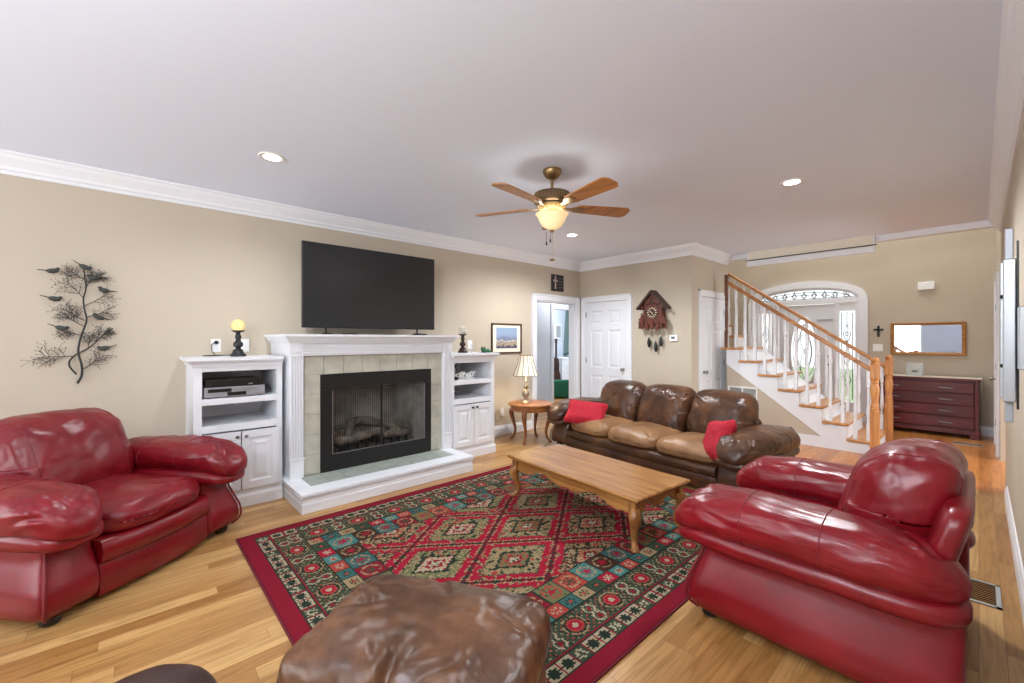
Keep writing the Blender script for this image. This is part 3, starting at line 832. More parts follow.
# ================================================================== BOOKCASES
def bookcase(label, y0, y1, depth, left, topz):
    w_ = y1 - y0
    t = thing('bookcase', label, 'bookcase', (XL, y0, 0), R(90))
    D = depth; p = .022
    s1, s2 = .92, .70          # shelf tops
    mb = MB()
    ol, orr = (.055, .045) if left else (.03, .055)
    mb.box(0, ol, -D, -.0, .0, topz - .02).box(w_ - orr, w_, -D, -.0, .0, topz - .02)
    mb.box(ol, w_ - orr, -.02, 0, .1, topz - .03)
    mb.box(ol, w_ - orr, -D, -D + .02, topz - .11, topz - .02).box(ol, w_ - orr, -D + .02, 0, topz - .11, topz - .095)
    mb.box(ol, w_ - orr, -D, -D + .02, 0, .14)
    build('carcass', mb, M_cab, t, bevel=.002)
    build('shelf', MB().box(ol, w_ - orr, -D, -.02, s1 - .05, s1), M_cab, t, bevel=.002)
    build('shelf', MB().box(ol, w_ - orr, -D, -.02, s2 - .055, s2), M_cab, t, bevel=.002)
    mb = MB().sweep([(0, 0), (0, -D), (w_, -D)] if left else [(0, -D), (w_, -D), (w_, 0)], [(0, topz - .075), (.008, topz - .075), (.014, topz - .05), (.034, topz - .028), (.038, topz - .024), (.046, topz - .022), (.046, topz), (0, topz)], 1)
    mb.box(0, w_, -D, 0, topz - .02, topz)
    build('crown_top', mb, M_cab, t)
    build('plinth', MB().sweep([(0, 0), (0, -D), (w_, -D)] if left else [(0, -D), (w_, -D), (w_, 0)], [(0, 0), (.014, 0), (.014, .085), (.006, .10), (0, .105)], 1), M_cab, t)
    mid = (ol + w_ - orr) / 2
    for k, (a, b) in enumerate(((ol - .02, mid - .003), (mid + .003, w_ - orr + .02))):
        ww = b - a
        d = MB().box(a, b, -D - .008, -D - .002, .145, s2 - .065)
        d.panels([a, a + .055, b - .055, b], [.145, .205, s2 - .125, s2 - .065], -D - .019)
        d.box(a, a + .001, -D - .019, -D - .007, .145, s2 - .065).box(b - .001, b, -D - .019, -D - .007, .145, s2 - .065).box(a, b, -D - .019, -D - .007, .145, .146).box(a, b, -D - .019, -D - .007, s2 - .066, s2 - .065)
        dd = build('door', d, M_cab, t)
        kx = b - .03 if k == 0 else a + .03
        kb = MB().lathe([(.006, 0), (.006, .012), (.013, .018), (.014, .026), (.008, .032)], 12).xf(Matrix.Translation((kx, -D - .019, s2 - .105)) @ Matrix.Rotation(R(90), 4, 'X'))
        build('knob', kb, M_nickel if left else M_darkpewter, dd, smooth=True, angle=40)
    return t
bookcase('white bookcase left of the fireplace holding black and silver players', .385, 1.018, .57, True, 1.25)
bookcase('white bookcase right of the fireplace holding the white word ornament', 2.757, 3.39, .66, False, 1.235)

# ---- electronics on the left bookcase
e = thing('media_player', 'slim black media box on top of the silver disc player', 'player', (XL + .40, .66, 1.012), R(90))
build('case', MB().box(-.195, .19, -.165, .11, 0, .062), M_black, e, bevel=.004)
build('front_strip', MB().box(-.18, .17, -.168, -.164, .038, .052), M_darkpewter, e)
build('port', MB().box(.10, .13, -.169, -.164, .012, .02), M_silver, e)
e = thing('disc_player', 'silver disc and tape player on the bookcase shelf', 'player', (XL + .40, .67, .92), R(90))
build('case', MB().box(-.215, .215, -.165, .12, .008, .09), M_silver, e, bevel=.004)
build('tape_door', MB().box(-.19, -.03, -.168, -.164, .05, .078), M_darkpewter, e)
build('disc_tray', MB().box(.0, .13, -.168, -.164, .056, .074), M_steel, e)
build('display', MB().box(-.06, .075, -.168, -.164, .018, .046), M_black, e)
for x in (.15, .175, .2): build('button', MB().box(x - .008, x + .008, -.169, -.164, .02, .032), M_steel, e)
for sx in (-.18, .18): build('foot', MB().lathe([(.015, 0), (.015, .009)], 10, (sx, -.12, 0)).lathe([(.015, 0), (.015, .009)], 10, (sx, .08, 0)), M_black, e)
mb = MB().tube([(.0, .0, .0), (.05, .02, .04), (.12, -.03, .05), (.19, -.06, .02), (.24, -.02, .008)], .006, 6).tube([(.02, .05, 0), (.1, .03, .06), (.17, .0, .055), (.22, .04, .01)], .005, 6)
o = build('cable_bundle', mb, M_black); o.location = (XL + .33, .81, 1.0 - .078 + .0); o.rotation_euler = (0, 0, R(90))
tag(o, 'tangle of black leads behind the players on the shelf', 'cables')

# ---- television on the mantel
tv = thing('television', 'large black flat-screen television standing on the white mantel', 'television', (XL + .27, 2.018, 1.4475), R(90))
build('screen_housing', MB().box(-.75, .75, .0, .03, .07, .925).box(-.55, .55, .03, .07, .12, .60), M_black, tv, bevel=.004)
build('screen', MB().box(-.742, .742, -.003, .001, .082, .917), M_screen, tv)
for s in (-1, 1):
    build('stand_foot', MB().tube([(s * .52, .015, .08), (s * .52, .015, .02), (s * .52, -.12, .006)], .01, 8).tube([(s * .52, .015, .02), (s * .52, .13, .006)], .01, 8).box(s * .52 - .05, s * .52 + .05, -.05, -.02, .0, .012), M_black, tv)
o = build('streaming_box', MB().box(-.045, .045, -.03, .03, 0, .018), M_black, bevel=.005)
o.location = (XL + .46, 2.49, 1.4476); o.rotation_euler = (0, 0, R(90)); tag(o, 'small black box under the right end of the television', 'media box')
o = build('remote_control', MB().box(-.07, .07, -.018, .018, 0, .014), M_black, bevel=.005)
o.location = (XL + .46, 1.66, 1.4476); o.rotation_euler = (0, 0, R(80)); tag(o, 'black remote control on the mantel under the television', 'remote control')

# ---- two candle holders with bead globes
def candle(label, loc, lit):
    t = thing('candle_lamp', label, 'candle holder', loc, 0, None)
    m = M_rodblack if lit else M_dkwood
    build('stem', MB().lathe([(.062, 0), (.064, .012), (.058, .02), (.046, .03), (.040, .048), (.042, .056), (.024, .066), (.020, .075), (.036, .09), (.040, .108), (.034, .125), (.020, .136), (.024, .145), (.018, .152), (.026, .17), (.020, .195), (.016, .205), (.022, .215)], 20), m, t, smooth=True, angle=40)
    build('dish', MB().lathe([(.02, .212), (.045, .222), (.052, .228), (.05, .232), (.02, .224)], 20), m, t, smooth=True, angle=40)
    mb = MB(); c = (0, 0, .275)
    for j in range(9):
        ph = -PI / 2 + PI * (j + .6) / 9.2; rr = .05 * math.cos(ph); nb = max(3, int(2 * PI * rr / .0135))
        for i in range(nb):
            a = 2 * PI * (i + .5 * (j % 2)) / nb
            p = (rr * math.cos(a), rr * math.sin(a), c[2] + .05 * math.sin(ph))
            mb.lathe([(.001, -.0072), (.0065, -.003), (.0065, .003), (.001, .0072)], 6, p)
    build('bead_globe', mb, M_bead if lit else M_beadoff, t, smooth=True)
    if lit: point('candle_glow', (loc[0], loc[1], loc[2] + .275), .3, .03, (1, .8, .5))
    return t
candle('black turned candle holder with glowing bead globe on the left bookcase', (XL + .27, .735, 1.25), True)
candle('dark wood candle holder with pale globe on the right bookcase', (-4.35, 3.115, 1.235), False)
# plug-in and clutter on the bookcase tops
o = build('figurine', MB().lathe([(.02, 0), (.022, .004), (.012, .012), (.018, .03), (.02, .05), (.014, .065), (.010, .07), (.016, .082), (.014, .098), (.004, .108)], 14), M_clear, smooth=True)
o.location = (-4.32, 3.23, 1.235); tag(o, 'clear glass figurine beside the dark candle holder', 'figurine')
fr = thing('frog_figurine', 'small green frog figurine on the right bookcase', 'figurine', (-4.17, 3.335, 1.235), R(20))
build('body', soft((.05, .062, .028), 2.2, 10, (0, 0, .028)), M_greenglass, fr, smooth=True)
build('head', soft((.034, .03, .022), 2.2, 8, (0, -.05, .045)), M_greenglass, fr, smooth=True)
for s in (-1, 1):
    build('eye', soft((.010, .010, .010), 2, 6, (s * .02, -.052, .066)), M_greenglass, fr, smooth=True)
    build('hind_leg', soft((.016, .034, .018), 2.2, 8, (s * .048, .02, .018)), M_greenglass, fr, smooth=True)
# cables from the socket on the left bookcase top
mb = MB().tube([(0, .0, .13), (-.03, -.02, .10), (-.03, -.05, .04), (-.01, -.08, .006), (.04, -.14, .006), (-.05, -.2, .006), (-.11, -.16, .006), (-.07, -.1, .006), (.03, -.12, .008), (.12, -.15, .006)], .004, 6)
o = build('power_cord', mb, M_black); o.location = (XL, .60, 1.251); o.rotation_euler = (0, 0, R(90)); tag(o, 'black cord trailing from the wall socket onto the left bookcase', 'cord')
# white word ornament and a black wire easel on the right bookcase shelf
t = thing('word_ornament', 'white cut-out word ornament on the upper shelf of the right bookcase', 'ornament', (XL + .55, 2.985, .92), R(90))
mb = MB(); xx = -.19
random.seed(3)
pts = []
for k in range(66):
    u = k / 65
    pts.append((-.19 + u * .36 + .018 * math.sin(k * 1.1), 0, .05 + .035 * math.sin(k * .9) * (1.25 if k % 9 < 4 else .7)))
mb.tube(pts, .0085, 6)
build('lettering', mb, M_whiteplast, t, smooth=True)
build('base_bar', MB().box(-.19, .18, -.012, .012, 0, .016), M_whiteplast, t, bevel=.003)
t = thing('wire_easel', 'black wire easel behind the white word ornament', 'easel', (XL + .44, 2.95, .92), R(90))
build('frame', MB().tube([(-.07, 0, 0), (0, .03, .2), (.07, 0, 0)], .006, 6).tube([(-.045, -.01, .07), (.045, -.01, .07)], .005, 6).tube([(.0, .03, .2), (.03, .025, .14), (.05, .02, .2)], .004, 6), M_rodblack, t)
build('back_leg', MB().tube([(0, .03, .2), (0, .13, 0)], .005, 6), M_rodblack, t)
o = build('glasses_case', soft((.07, .03, .02), 3.2, 8, (0, 0, .02)), M_black, smooth=True); o.location = (XL + .58, 2.83, .92); o.rotation_euler = (0, 0, R(95))
tag(o, 'small black case at the left end of the upper shelf of the right bookcase', 'case')

# ================================================================== WALL FITTINGS
def plate(name, label, cat, loc, rz, w_, h_, kind):
    t = thing(name, label, cat, loc, rz)
    build('plate', MB().box(-w_/2, w_/2, -.006, 0, -h_/2, h_/2), M_whiteplast, t, bevel=.002)
    if kind == 'outlet':
        for z in (-.026, .026): build('socket', MB().box(-.017, .017, -.008, -.005, z - .014, z + .014), M_trim, t, bevel=.002)
    elif kind == 'switch':
        n_ = 2
        for k in range(n_):
            x = (k - .5) * .046
            build('toggle', MB().box(x - .005, x + .005, -.016, -.005, -.002, .014), M_trim, t)
    return t
p = plate('wall_outlet', 'white wall outlet with black plug above the left bookcase', 'outlet', (XL, .606, 1.345), R(90), .075, .12, 'outlet')
build('plug', MB().lathe([(.016, 0), (.018, .01), (.014, .025), (.006, .03)], 12).xf(Matrix.Translation((0, -.008, .028)) @ Matrix.Rotation(R(90), 4, 'X')), M_black, p)
plate('light_switch', 'white double switch plate behind the left candle holder', 'switch', (XL, .81, 1.345), R(90), .12, .12, 'switch')
plate('wall_outlet', 'white wall outlet low beside the lamp table', 'outlet', (XL, 4.09, .335), R(90), .075, .12, 'outlet')
plate('light_switch', 'cream switch plate under the small cross on the entrance wall', 'switch', (-1.125, YF, 1.265), 0, .125, .12, 'switch')
plate('wall_outlet', 'white wall outlet above the right bookcase', 'outlet', (XL, 3.50, 1.33), R(90), .075, .12, 'outlet')

# tree branch wall sculpture with perching birds
t = thing('branch_sculpture', 'dark metal branch sculpture with perching birds on the beige wall', 'wall sculpture', (XL, 0, 0), R(90))
def q(x, z, y=-.025): return (x, y, z)
def smoothpath(P, n=8):
    out = []
    for i in range(len(P) - 1):
        p0, p1, p2, p3 = [Vector(P[max(0, min(len(P) - 1, i + d))]) for d in (-1, 0, 1, 2)]
        for s in range(n):
            u = s / n
            out.append(.5 * ((2*p1) + (p2-p0)*u + (2*p0-5*p1+4*p2-p3)*u*u + (3*p1-p0-3*p2+p3)*u**3))
    out.append(Vector(P[-1])); return out
trunk = smoothpath([q(-.285, 1.06), q(-.262, 1.12), q(-.262, 1.2), q(-.28, 1.3), q(-.27, 1.4), q(-.245, 1.5), q(-.235, 1.56), q(-.248, 1.65), q(-.252, 1.72), q(-.238, 1.80), q(-.245, 1.88), q(-.25, 1.96)])
stem = smoothpath([q(-.29, 1.13), q(-.325, 1.19), q(-.325, 1.24), q(-.285, 1.29), q(-.24, 1.32), q(-.19, 1.37), q(-.14, 1.44), q(-.10, 1.5)])
build('trunk', MB().tube(trunk, [.0085 * (1 - .55 * i / len(trunk)) for i in range(len(trunk))], 7), M_rodblack, t, smooth=True)
build('trunk', MB().tube(stem, [.0065 * (1 - .5 * i / len(stem)) for i in range(len(stem))], 7), M_rodblack, t, smooth=True)
random.seed(11)
def branch(p0, ang, ln, mb, lv):
    P = [Vector(p0)]; a = ang; n = 6
    for k in range(n):
        a += random.uniform(-.22, .22)
        P.append(P[-1] + Vector((math.cos(a), random.uniform(-.06, .06), math.sin(a))) * ln / n)
        if P[-1].y > -.008: P[-1].y = -.008
    mb.tube(P, [(.0032, .0020, .0013)[lv] * (1 - .5 * k / n) for k in range(n + 1)], 5)
    if lv < 2:
        for k in range(2, n + 1, 1 if lv == 0 else 2):
            for s in (-1, 1):
                if random.random() < (.75 if lv == 0 else .85): branch(P[k], a + s * random.uniform(.35, .95), ln * random.uniform(.35, .55), mb, lv + 1)
    else:
        pp = P[-1]; d = Vector((math.cos(a), 0, math.sin(a))); u = Vector((-d.z, 0, d.x))
        l_ = .010; w2 = .0035
        mb.add([pp, pp + d*l_*.5 + u*w2, pp + d*l_, pp + d*l_*.5 - u*w2, pp + d*l_*.5 + Vector((0, -.003, 0)), pp + d*l_*.5 + Vector((0, .002, 0))],
               [(0, 4, 1), (1, 4, 2), (2, 4, 3), (3, 4, 0), (0, 1, 5), (1, 2, 5), (2, 3, 5), (3, 0, 5)])
for (x, z, a, ln) in ((-.30, 1.27, 175, .20), (-.255, 1.17, 25, .17), (-.245, 1.50, 140, .18), (-.262, 1.43, 150, .12), (-.238, 1.57, 35, .16), (-.25, 1.72, 130, .17), (-.243, 1.79, 60, .15), (-.24, 1.85, 25, .13), (-.19, 1.37, 75, .14), (-.15, 1.43, 20, .07), (-.245, 1.55, 155, .16), (-.245, 1.87, 150, .12), (-.25, 1.66, 40, .18), (-.225, 1.33, 100, .12)):
    mb = MB(); branch(q(x, z), R(a), ln * .78, mb, 0)
    build('branch', mb, M_rodblack, t)
def bird(x, z, d, tilt):
    mb = soft((.034, .013, .018), 2.2, 8)
    h = soft((.0125, .011, .011), 2, 6, (.028, 0, .013)); mb.add(h.v, h.f)
    mb.add([(.038, -.003, .014), (.038, .003, .014), (.038, 0, .010), (.05, 0, .012)], [(0, 1, 3), (1, 2, 3), (2, 0, 3)])
    mb.add([(-.02, -.008, .006), (-.02, .008, .006), (-.02, 0, -.004), (-.078, -.006, .014), (-.078, .006, .014), (-.078, 0, .010)], [(0, 1, 4, 3), (1, 2, 5, 4), (2, 0, 3, 5), (3, 4, 5)])
    mb.tube([(.0, 0, -.012), (.002, 0, -.028)], .002, 5)
    M = Matrix.Translation((x, -.032, z)) @ Matrix.Rotation(R(-tilt) * d, 4, 'Y') @ Matrix.Scale(d, 4, (1, 0, 0))
    return build('bird', mb.xf(M), M_bird, t, smooth=True, angle=50)
for b in ((-.415, 1.918, 1, 8), (-.245, 1.965, 1, -28), (-.405, 1.708, 1, -8), (-.135, 1.792, -1, 14), (-.195, 1.885, -1, 0), (-.37, 1.487, 1, -16), (-.165, 1.575, -1, 22), (-.135, 1.33, -1, -12)):
    bird(*b)

# framed harbour-like painting
t = thing('framed_picture', 'brown framed watercolour of blue sky and water on the beige wall', 'picture', (XL, 4.175, 1.415), R(90))
w2, h2 = .297, .222
build('frame', MB().sweep([(-w2, -h2), (-w2, h2), (w2, h2), (w2, -h2)], [(0, 0), (0, .02), (-.008, .026), (-.02, .02), (-.024, .004), (-.024, 0)], -1, True).xf(Matrix.Rotation(R(90), 4, 'X')), mat('umber_frame', (74, 48, 34), .4), t)
build('mat_board', MB().box(-w2, w2, -.008, -.001, -h2, h2), M_paleback, t)
mp = bpy.data.materials.new('watercolour'); nt, N, L, b = nodes_of(mp)
tc = N.new('ShaderNodeTexCoord'); sp = N.new('ShaderNodeSeparateXYZ'); L.new(tc.outputs['Object'], sp.inputs[0])
nz = N.new('ShaderNodeTexNoise'); nz.inputs['Scale'].default_value = 16; nz.inputs['Detail'].default_value = 5; L.new(tc.outputs['Object'], nz.inputs['Vector'])
ma = N.new('ShaderNodeMath'); ma.operation = 'MULTIPLY_ADD'; ma.inputs[1].default_value = .16; L.new(nz.outputs['Fac'], ma.inputs[0]); L.new(sp.outputs['Z'], ma.inputs[2])
mr = N.new('ShaderNodeMapRange'); mr.inputs['From Min'].default_value = -.07; mr.inputs['From Max'].default_value = .23; L.new(ma.outputs[0], mr.inputs['Value'])
rp = N.new('ShaderNodeValToRGB'); L.new(mr.outputs[0], rp.inputs['Fac']); L.new(rp.outputs['Color'], b.inputs['Base Color'])
e_ = rp.color_ramp.elements; e_[0].position = 0; e_[0].color = srgb(74, 70, 92); e_[1].position = 1; e_[1].color = srgb(142, 168, 196)
for ps, cc in ((.14, (96, 92, 112)), (.2, (196, 178, 140)), (.28, (120, 110, 116)), (.36, (206, 196, 176)), (.45, (112, 126, 160)), (.7, (150, 166, 196))): k = e_.new(ps); k.color = srgb(*cc)
build('painting', MB().box(-.205, .205, -.0095, -.008, -.145, .16), mp, t)

# black plaque with a cross over the doorway
t = thing('cross_plaque', 'small black plaque with pale cross above the doorway', 'plaque', (XL, 5.30, 2.338), R(90))
build('board', MB().box(-.148, .148, -.016, 0, -.137, .137), mat('dark_slate', (34, 28, 28), .5, var=.3, scale=30), t, bevel=.002)
build('cross', MB().box(-.075, -.045, -.020, -.016, -.10, .115).box(-.115, -.005, -.020, -.016, .02, .05), mat('dusty_pink', (190, 168, 164), .7), t)
mb = MB()
random.seed(5)
for r_ in range(4):
    x = .02
    while x < .12:
        l_ = random.uniform(.012, .03); mb.box(x, x + l_, -.018, -.016, .075 - r_ * .05, .083 - r_ * .05); mb.box(x, x + .004, -.018, -.016, .065 - r_ * .05, .09 - r_ * .05); x += l_ + .008
build('verse', mb, mat('faded_ink', (130, 128, 126), .7), t)

# cuckoo clock
t = thing('cuckoo_clock', 'carved brown cuckoo clock with pinecone weights on the beige wall', 'clock', (-3.262, YB, 1.80), 0)
build('case', MB().prism([(-.15, -.17), (.15, -.17), (.15, .14), (0, .30), (-.15, .14)], 1, -.12, 0), M_clock, t, bevel=.004)
for s in (-1, 1):
    M = Matrix.Translation((0, 0, .335)) @ Matrix.Rotation(R(48) * s, 4, 'Y')
    rf = MB().box(0 if s > 0 else -.36, .36 if s > 0 else 0, -.17, .0, -.022, .0)
    for k in range(9):
        a = s * (.03 + k * .038); rf.box(min(a, a + s*.03), max(a, a + s*.03), -.178, -.165, -.03, .004)
    build('roof_slope', rf.xf(M), M_clockdk, t)
o = build('dial', MB().lathe([(.085, 0), (.085, .008), (.07, .012), (.0, .012)], 28).xf(Matrix.Translation((0, -.12, -.0)) @ Matrix.Rotation(R(90), 4, 'X')), M_clockdk, t, smooth=True, angle=40)
mb = MB()
for k in range(12):
    a = PI * k / 6; c_ = (.066 * math.sin(a), .066 * math.cos(a))
    l0, l1 = .052, .080; d = (math.sin(a), math.cos(a)); u = (d[1] * .004, -d[0] * .004)
    mb.prism([(d[0]*l0 - u[0], d[1]*l0 - u[1]), (d[0]*l0 + u[0], d[1]*l0 + u[1]), (d[0]*l1 + u[0]*1.4, d[1]*l1 + u[1]*1.4), (d[0]*l1 - u[0]*1.4, d[1]*l1 - u[1]*1.4)], 1, -.137, -.13)
build('numerals', mb, mat('ivory', (226, 210, 170), .5), o)
mb = MB()
for a, l_ in ((R(-60), .045), (R(150), .06)):
    d = (math.sin(a), math.cos(a)); u = (d[1] * .003, -d[0] * .003)
    mb.prism([(-u[0], -u[1]), (u[0], u[1]), (d[0]*l_ + u[0], d[1]*l_ + u[1]), (d[0]*l_ - u[0], d[1]*l_ - u[1])], 1, -.142, -.138)
build('hands', mb, mat('ivory', (226, 210, 170)), o)
build('cuckoo_door', MB().box(-.035, .035, -.13, -.118, .13, .21), M_clockdk, t, bevel=.004)
def leaf(cx, cz, ang, ln, wd):
    P = []
    for k in range(9):
        u = k / 8; P.append((u * ln, wd * math.sin(PI * u) * (1 + .35 * math.sin(u * 22))))
    for k in range(7, 0, -1):
        u = k / 8; P.append((u * ln, -wd * math.sin(PI * u) * (1 + .35 * math.sin(u * 22))))
    ca, sa = math.cos(ang), math.sin(ang)
    return MB().prism([(cx + x * ca - y * sa, cz + x * sa + y * ca) for x, y in P], 1, -.145, -.115)
for cx, cz, a, l_, w_ in ((-.16, -.03, -100, .20, .04), (.16, -.03, -80, .20, .04), (-.10, -.15, -75, .12, .035), (0, -.13, -90, .12, .04), (.10, -.15, -105, .12, .035), (-.13, -.16, -140, .12, .04), (.13, -.16, -40, .12, .04),
                         (-.12, .12, 40, .13, .035), (.12, .12, 140, .13, .035), (0, .24, 90, .08, .03), (-.15, .05, 110, .10, .025), (.15, .05, 70, .10, .025)):
    build('carved_leaf', leaf(cx, cz, R(a), l_, w_), M_clock, t, bevel=.004)
mb = soft((.022, .02, .035), 2.2, 8, (-.19, -.09, -.06)); h = soft((.014, .014, .014), 2, 6, (-.19, -.1, -.015)); mb.add(h.v, h.f)
build('carved_bird', mb, M_clockdk, t, smooth=True)
for x, z in ((-.09, -.44), (.02, -.50), (.10, -.42)):
    build('chain', MB().tube([(x, -.06, -.17), (x, -.06, z + .06)], .003, 5), M_brass, t)
    build('weight', MB().lathe([(.004, -.085), (.018, -.07), (.026, -.03), (.027, .0), (.020, .04), (.008, .07), (.003, .08)], 10, (x, -.06, z)), M_rodblack, t, smooth=True)
build('pendulum', MB().tube([(.0, -.05, -.15), (.0, -.05, -.34)], .003, 5).lathe([(.001, -.004), (.03, -.002), (.03, .002), (.001, .004)], 14).xf(Matrix.Identity(4)), M_clock, t)
# thermostat
t = thing('thermostat', 'white thermostat beside the cuckoo clock', 'thermostat', (-2.985, YB, 1.42), 0)
build('case', MB().box(-.062, .062, -.028, 0, -.048, .048), M_whiteplast, t, bevel=.006)
build('display', MB().box(-.03, .022, -.030, -.027, -.012, .022), mat('lcd', (96, 104, 104), .3), t)

# mirror, cross and chime on the entrance wall
t = thing('wall_mirror', 'wide wooden-framed mirror above the red dresser', 'mirror', (-.545, YF, 1.412), 0)
w2, h2 = .42, .255
build('frame', MB().sweep([(-w2, -h2), (-w2, h2), (w2, h2), (w2, -h2)], [(0, 0), (0, .025), (-.012, .032), (-.045, .018), (-.045, 0)], -1, True).xf(Matrix.Rotation(R(90), 4, 'X')), M_gilt, t)
build('glass', MB().box(-w2 + .01, w2 - .01, -.010, -.004, -h2 + .01, h2 - .01), M_mirror, t)
mb = MB().box(-.016, .016, -.015, 0, -.075, .075).box(-.045, .045, -.015, 0, .012, .042)
for x, z in ((0, .078), (0, -.078), (-.048, .027), (.048, .027)): mb.lathe([(.016, 0), (.018, .008), (.010, .015)], 10, (0, 0, 0)).xf(Matrix.Translation((x, 0, z)) @ Matrix.Rotation(R(90), 4, 'X'), len(mb.v) - 30)
o = build('wall_cross', mb, M_rodblack, bevel=.003); o.location = (-1.117, YF, 1.535); tag(o, 'small black cross on the entrance wall', 'cross')
o = build('door_chime', MB().box(-.095, .095, -.05, 0, -.06, .06), M_whiteplast, bevel=.008); o.location = (-.55, YF, 2.232); tag(o, 'white door chime box high on the entrance wall', 'door chime')

# ================================================================== LEATHER SEATS
def leather_seat(name, label, cat, loc, rz, seats, inner, mats, seam_m, seed=0.0, depth=1.0, back_h=.90, arm_h=.64, armw=.30, seat_drop=0.0):
    """origin on the floor at the middle; faces -y; inner = width between the arms"""
    base_m, arm_m, seat_m, back_m = mats
    t = thing(name, label, cat, loc, rz)
    hi = inner / 2; D0, D1 = -depth * .5, depth * .5
    W = hi + armw
    # bowed base rails under the seat (three stacked bands)
    mb = MB(); nx = 24
    def band(z0, z1, y_front, bow, rad):
        prof = [(0, z0), (-rad * .6, z0 + (z1 - z0) * .12), (-rad, z0 + (z1 - z0) * .5), (-rad * .6, z0 + (z1 - z0) * .9), (.0, z1)]
        vs = []; fs = []
        for i in range(nx + 1):
            u = -1 + 2 * i / nx
            yb = y_front - bow * (1 - u * u)
            for o, z in prof: vs.append((u * (hi + .01), yb + o, z))
            vs.append((u * (hi + .01), D1 - .2, z1)); vs.append((u * (hi + .01), D1 - .2, z0))
        m = len(prof) + 2
        for i in range(nx):
            for k in range(m):
                q = (k + 1) % m
                fs.append((i*m+k, i*m+q, (i+1)*m+q, (i+1)*m+k))
        fs.append(tuple(range(m))); fs.append(tuple(nx*m + k for k in range(m - 1, -1, -1)))
        mb.add(vs, fs)
    band(.035, .20 - seat_drop * .6, D0 + .03, .035, .012)
    build('base', mb, base_m, t, smooth=True, angle=45)
    mb = MB(); band(.205 - seat_drop * .6, .33 - seat_drop, D0 + .025, .045, .028)
    build('front_roll', mb, base_m, t, smooth=True, angle=60)
    # seat cushions
    cw = inner / seats
    for s in range(seats):
        cx = -hi + cw * (s + .5)
        sc_ = creases(int(seed * 10) + s, 12, cw / 2, depth * .4, .007, .014, ((-.9, -.8), (.9, -.8), (-.9, .6), (.9, .6)))
        def fseat(q, h, cx=cx, sc_=sc_):
            u = q.x / h[0]; v = q.y / h[1]
            z = q.z
            if z > 0: z += .035 * (1 - u * u) * (1 - v * v) + .018 * max(0, -v) * (1 - u*u)
            y = q.y - (.045 * (1 - ((cx + q.x) / hi) ** 2) if v < 0 else 0)
            if v < -.7: z -= .03 * ((-v - .7) / .3) ** 2 if z > 0 else 0
            if z > 0: z += sc_(q.x, q.y)
            return (q.x, y, z)
        cb = soft((cw / 2 + .004, depth * .40, .085), (5, 4.5, 3.2), 40, (cx, D0 + depth * .40 + .0, .395 - seat_drop), fseat, .010, 5.5, seed + s * 3.1)
        build('seat_cushion', cb, seat_m, t, smooth=True)
    # arms
    for sg in (-1, 1):
        nz, ny = 18, 26
        za = arm_h - .20
        prof = [(.045, .84), (.07, .93), (.11, .97), (.18, .95), (.26, .87), (.33, .80), (.38, .79), (za - .01, .84), (za, .85)]
        def outx(z):
            for (a, b), (c_, d) in zip(prof, prof[1:]):
                if z <= c_: return b + (d - b) * (z - a) / (c_ - a)
            return prof[-1][1]
        vs = []; fs = []
        zs = [.045 + (za - .045) * i / nz for i in range(nz + 1)]
        sect = 32
        for z in zs:
            o = outx(z) * armw; yf = D0 + .06 - .07 * (outx(z) - .79) / .18; yb_ = D1 - .02
            # rounded-rectangle section from inner edge to outer edge
            cx_ = (hi + (hi + o)) / 2 ; hx = o / 2; cy = (yf + yb_) / 2; hy = (yb_ - yf) / 2
            for k in range(sect):
                a = 2 * PI * k / sect
                ca, sa = math.cos(a), math.sin(a)
                ex = .22
                vs.append((sg * (cx_ + hx * math.copysign(abs(ca) ** ex, ca)), cy + hy * math.copysign(abs(sa) ** ex, sa), z))
        for i in range(nz):
            for k in range(sect):
                q = (k + 1) % sect
                fs.append((i*sect+k, i*sect+q, (i+1)*sect+q, (i+1)*sect+k))
        fs.append(tuple(range(sect))); fs.append(tuple(nz*sect + k for k in range(sect)))
        arm = build('arm', MB().add(vs, fs), base_m, t, smooth=True, angle=60)
        acx = sg * (hi + armw * .52)
        # big top pad, drooping over the front
        hp = (armw * .60, depth * .55, .116)
        pz = arm_h - .105
        pc_ = creases(int(seed * 10) + 70 + sg, 14, depth * .5, .16, .008, .012, ((-.95, .0), (-.9, .5), (-.9, -.5), (.9, 0)))
        def fpad(q, h, sg=sg, pc_=pc_):
            v = q.y / h[1]; z = q.z; y = q.y; x = q.x
            if v < -.66: z -= .075 * ((-v - .66) / .34) ** 1.6
            if v > .75: z -= .02 * ((v - .75) / .25) ** 1.3
            x += sg * .02 * max(0, 1 - abs(v)) + sg * (-.25) * min(0, z) * .3
            z += .012 * math.cos(v * 2.2)
            ph_ = math.atan2(q.z / h[2], q.x / h[0] * sg) / PI * .3
            kz = pc_(q.y, ph_ - .12)
            z += kz * q.z / h[2]; x += kz * q.x / h[0]
            return (x, y, z)
        pmesh = soft(hp, (2.5, 3.8, 2.4), 48, (acx, -.055, pz), fpad, .013, 5.5, seed + sg * 5.3, (1.3, .8, 1.3))
        pad = build('arm_pad', pmesh, arm_m, arm, smooth=True)
        hr = (armw * .55, depth * .54, .066)
        def froll(q, h):
            v = q.y / h[1]; z = q.z
            if v < -.7: z -= .03 * ((-v - .7) / .3) ** 1.5
            return (q.x, q.y, z)
        build('under_roll', soft(hr, (2.8, 6, 2.4), 22, (acx - sg * .004, -.04, pz - .112), froll, .006, 6.0, seed + sg), arm_m, arm, smooth=True)
        # seams across the pad, welt down the panel front
        for yy in (-depth * .17, depth * .13):
            build('seam', MB().tube(on_surface(pmesh, ring(hp, 2.45, 1, yy, fpad, (acx, -.055, pz), grow=1.012)), .0024, 5, True), seam_m, arm, smooth=True)
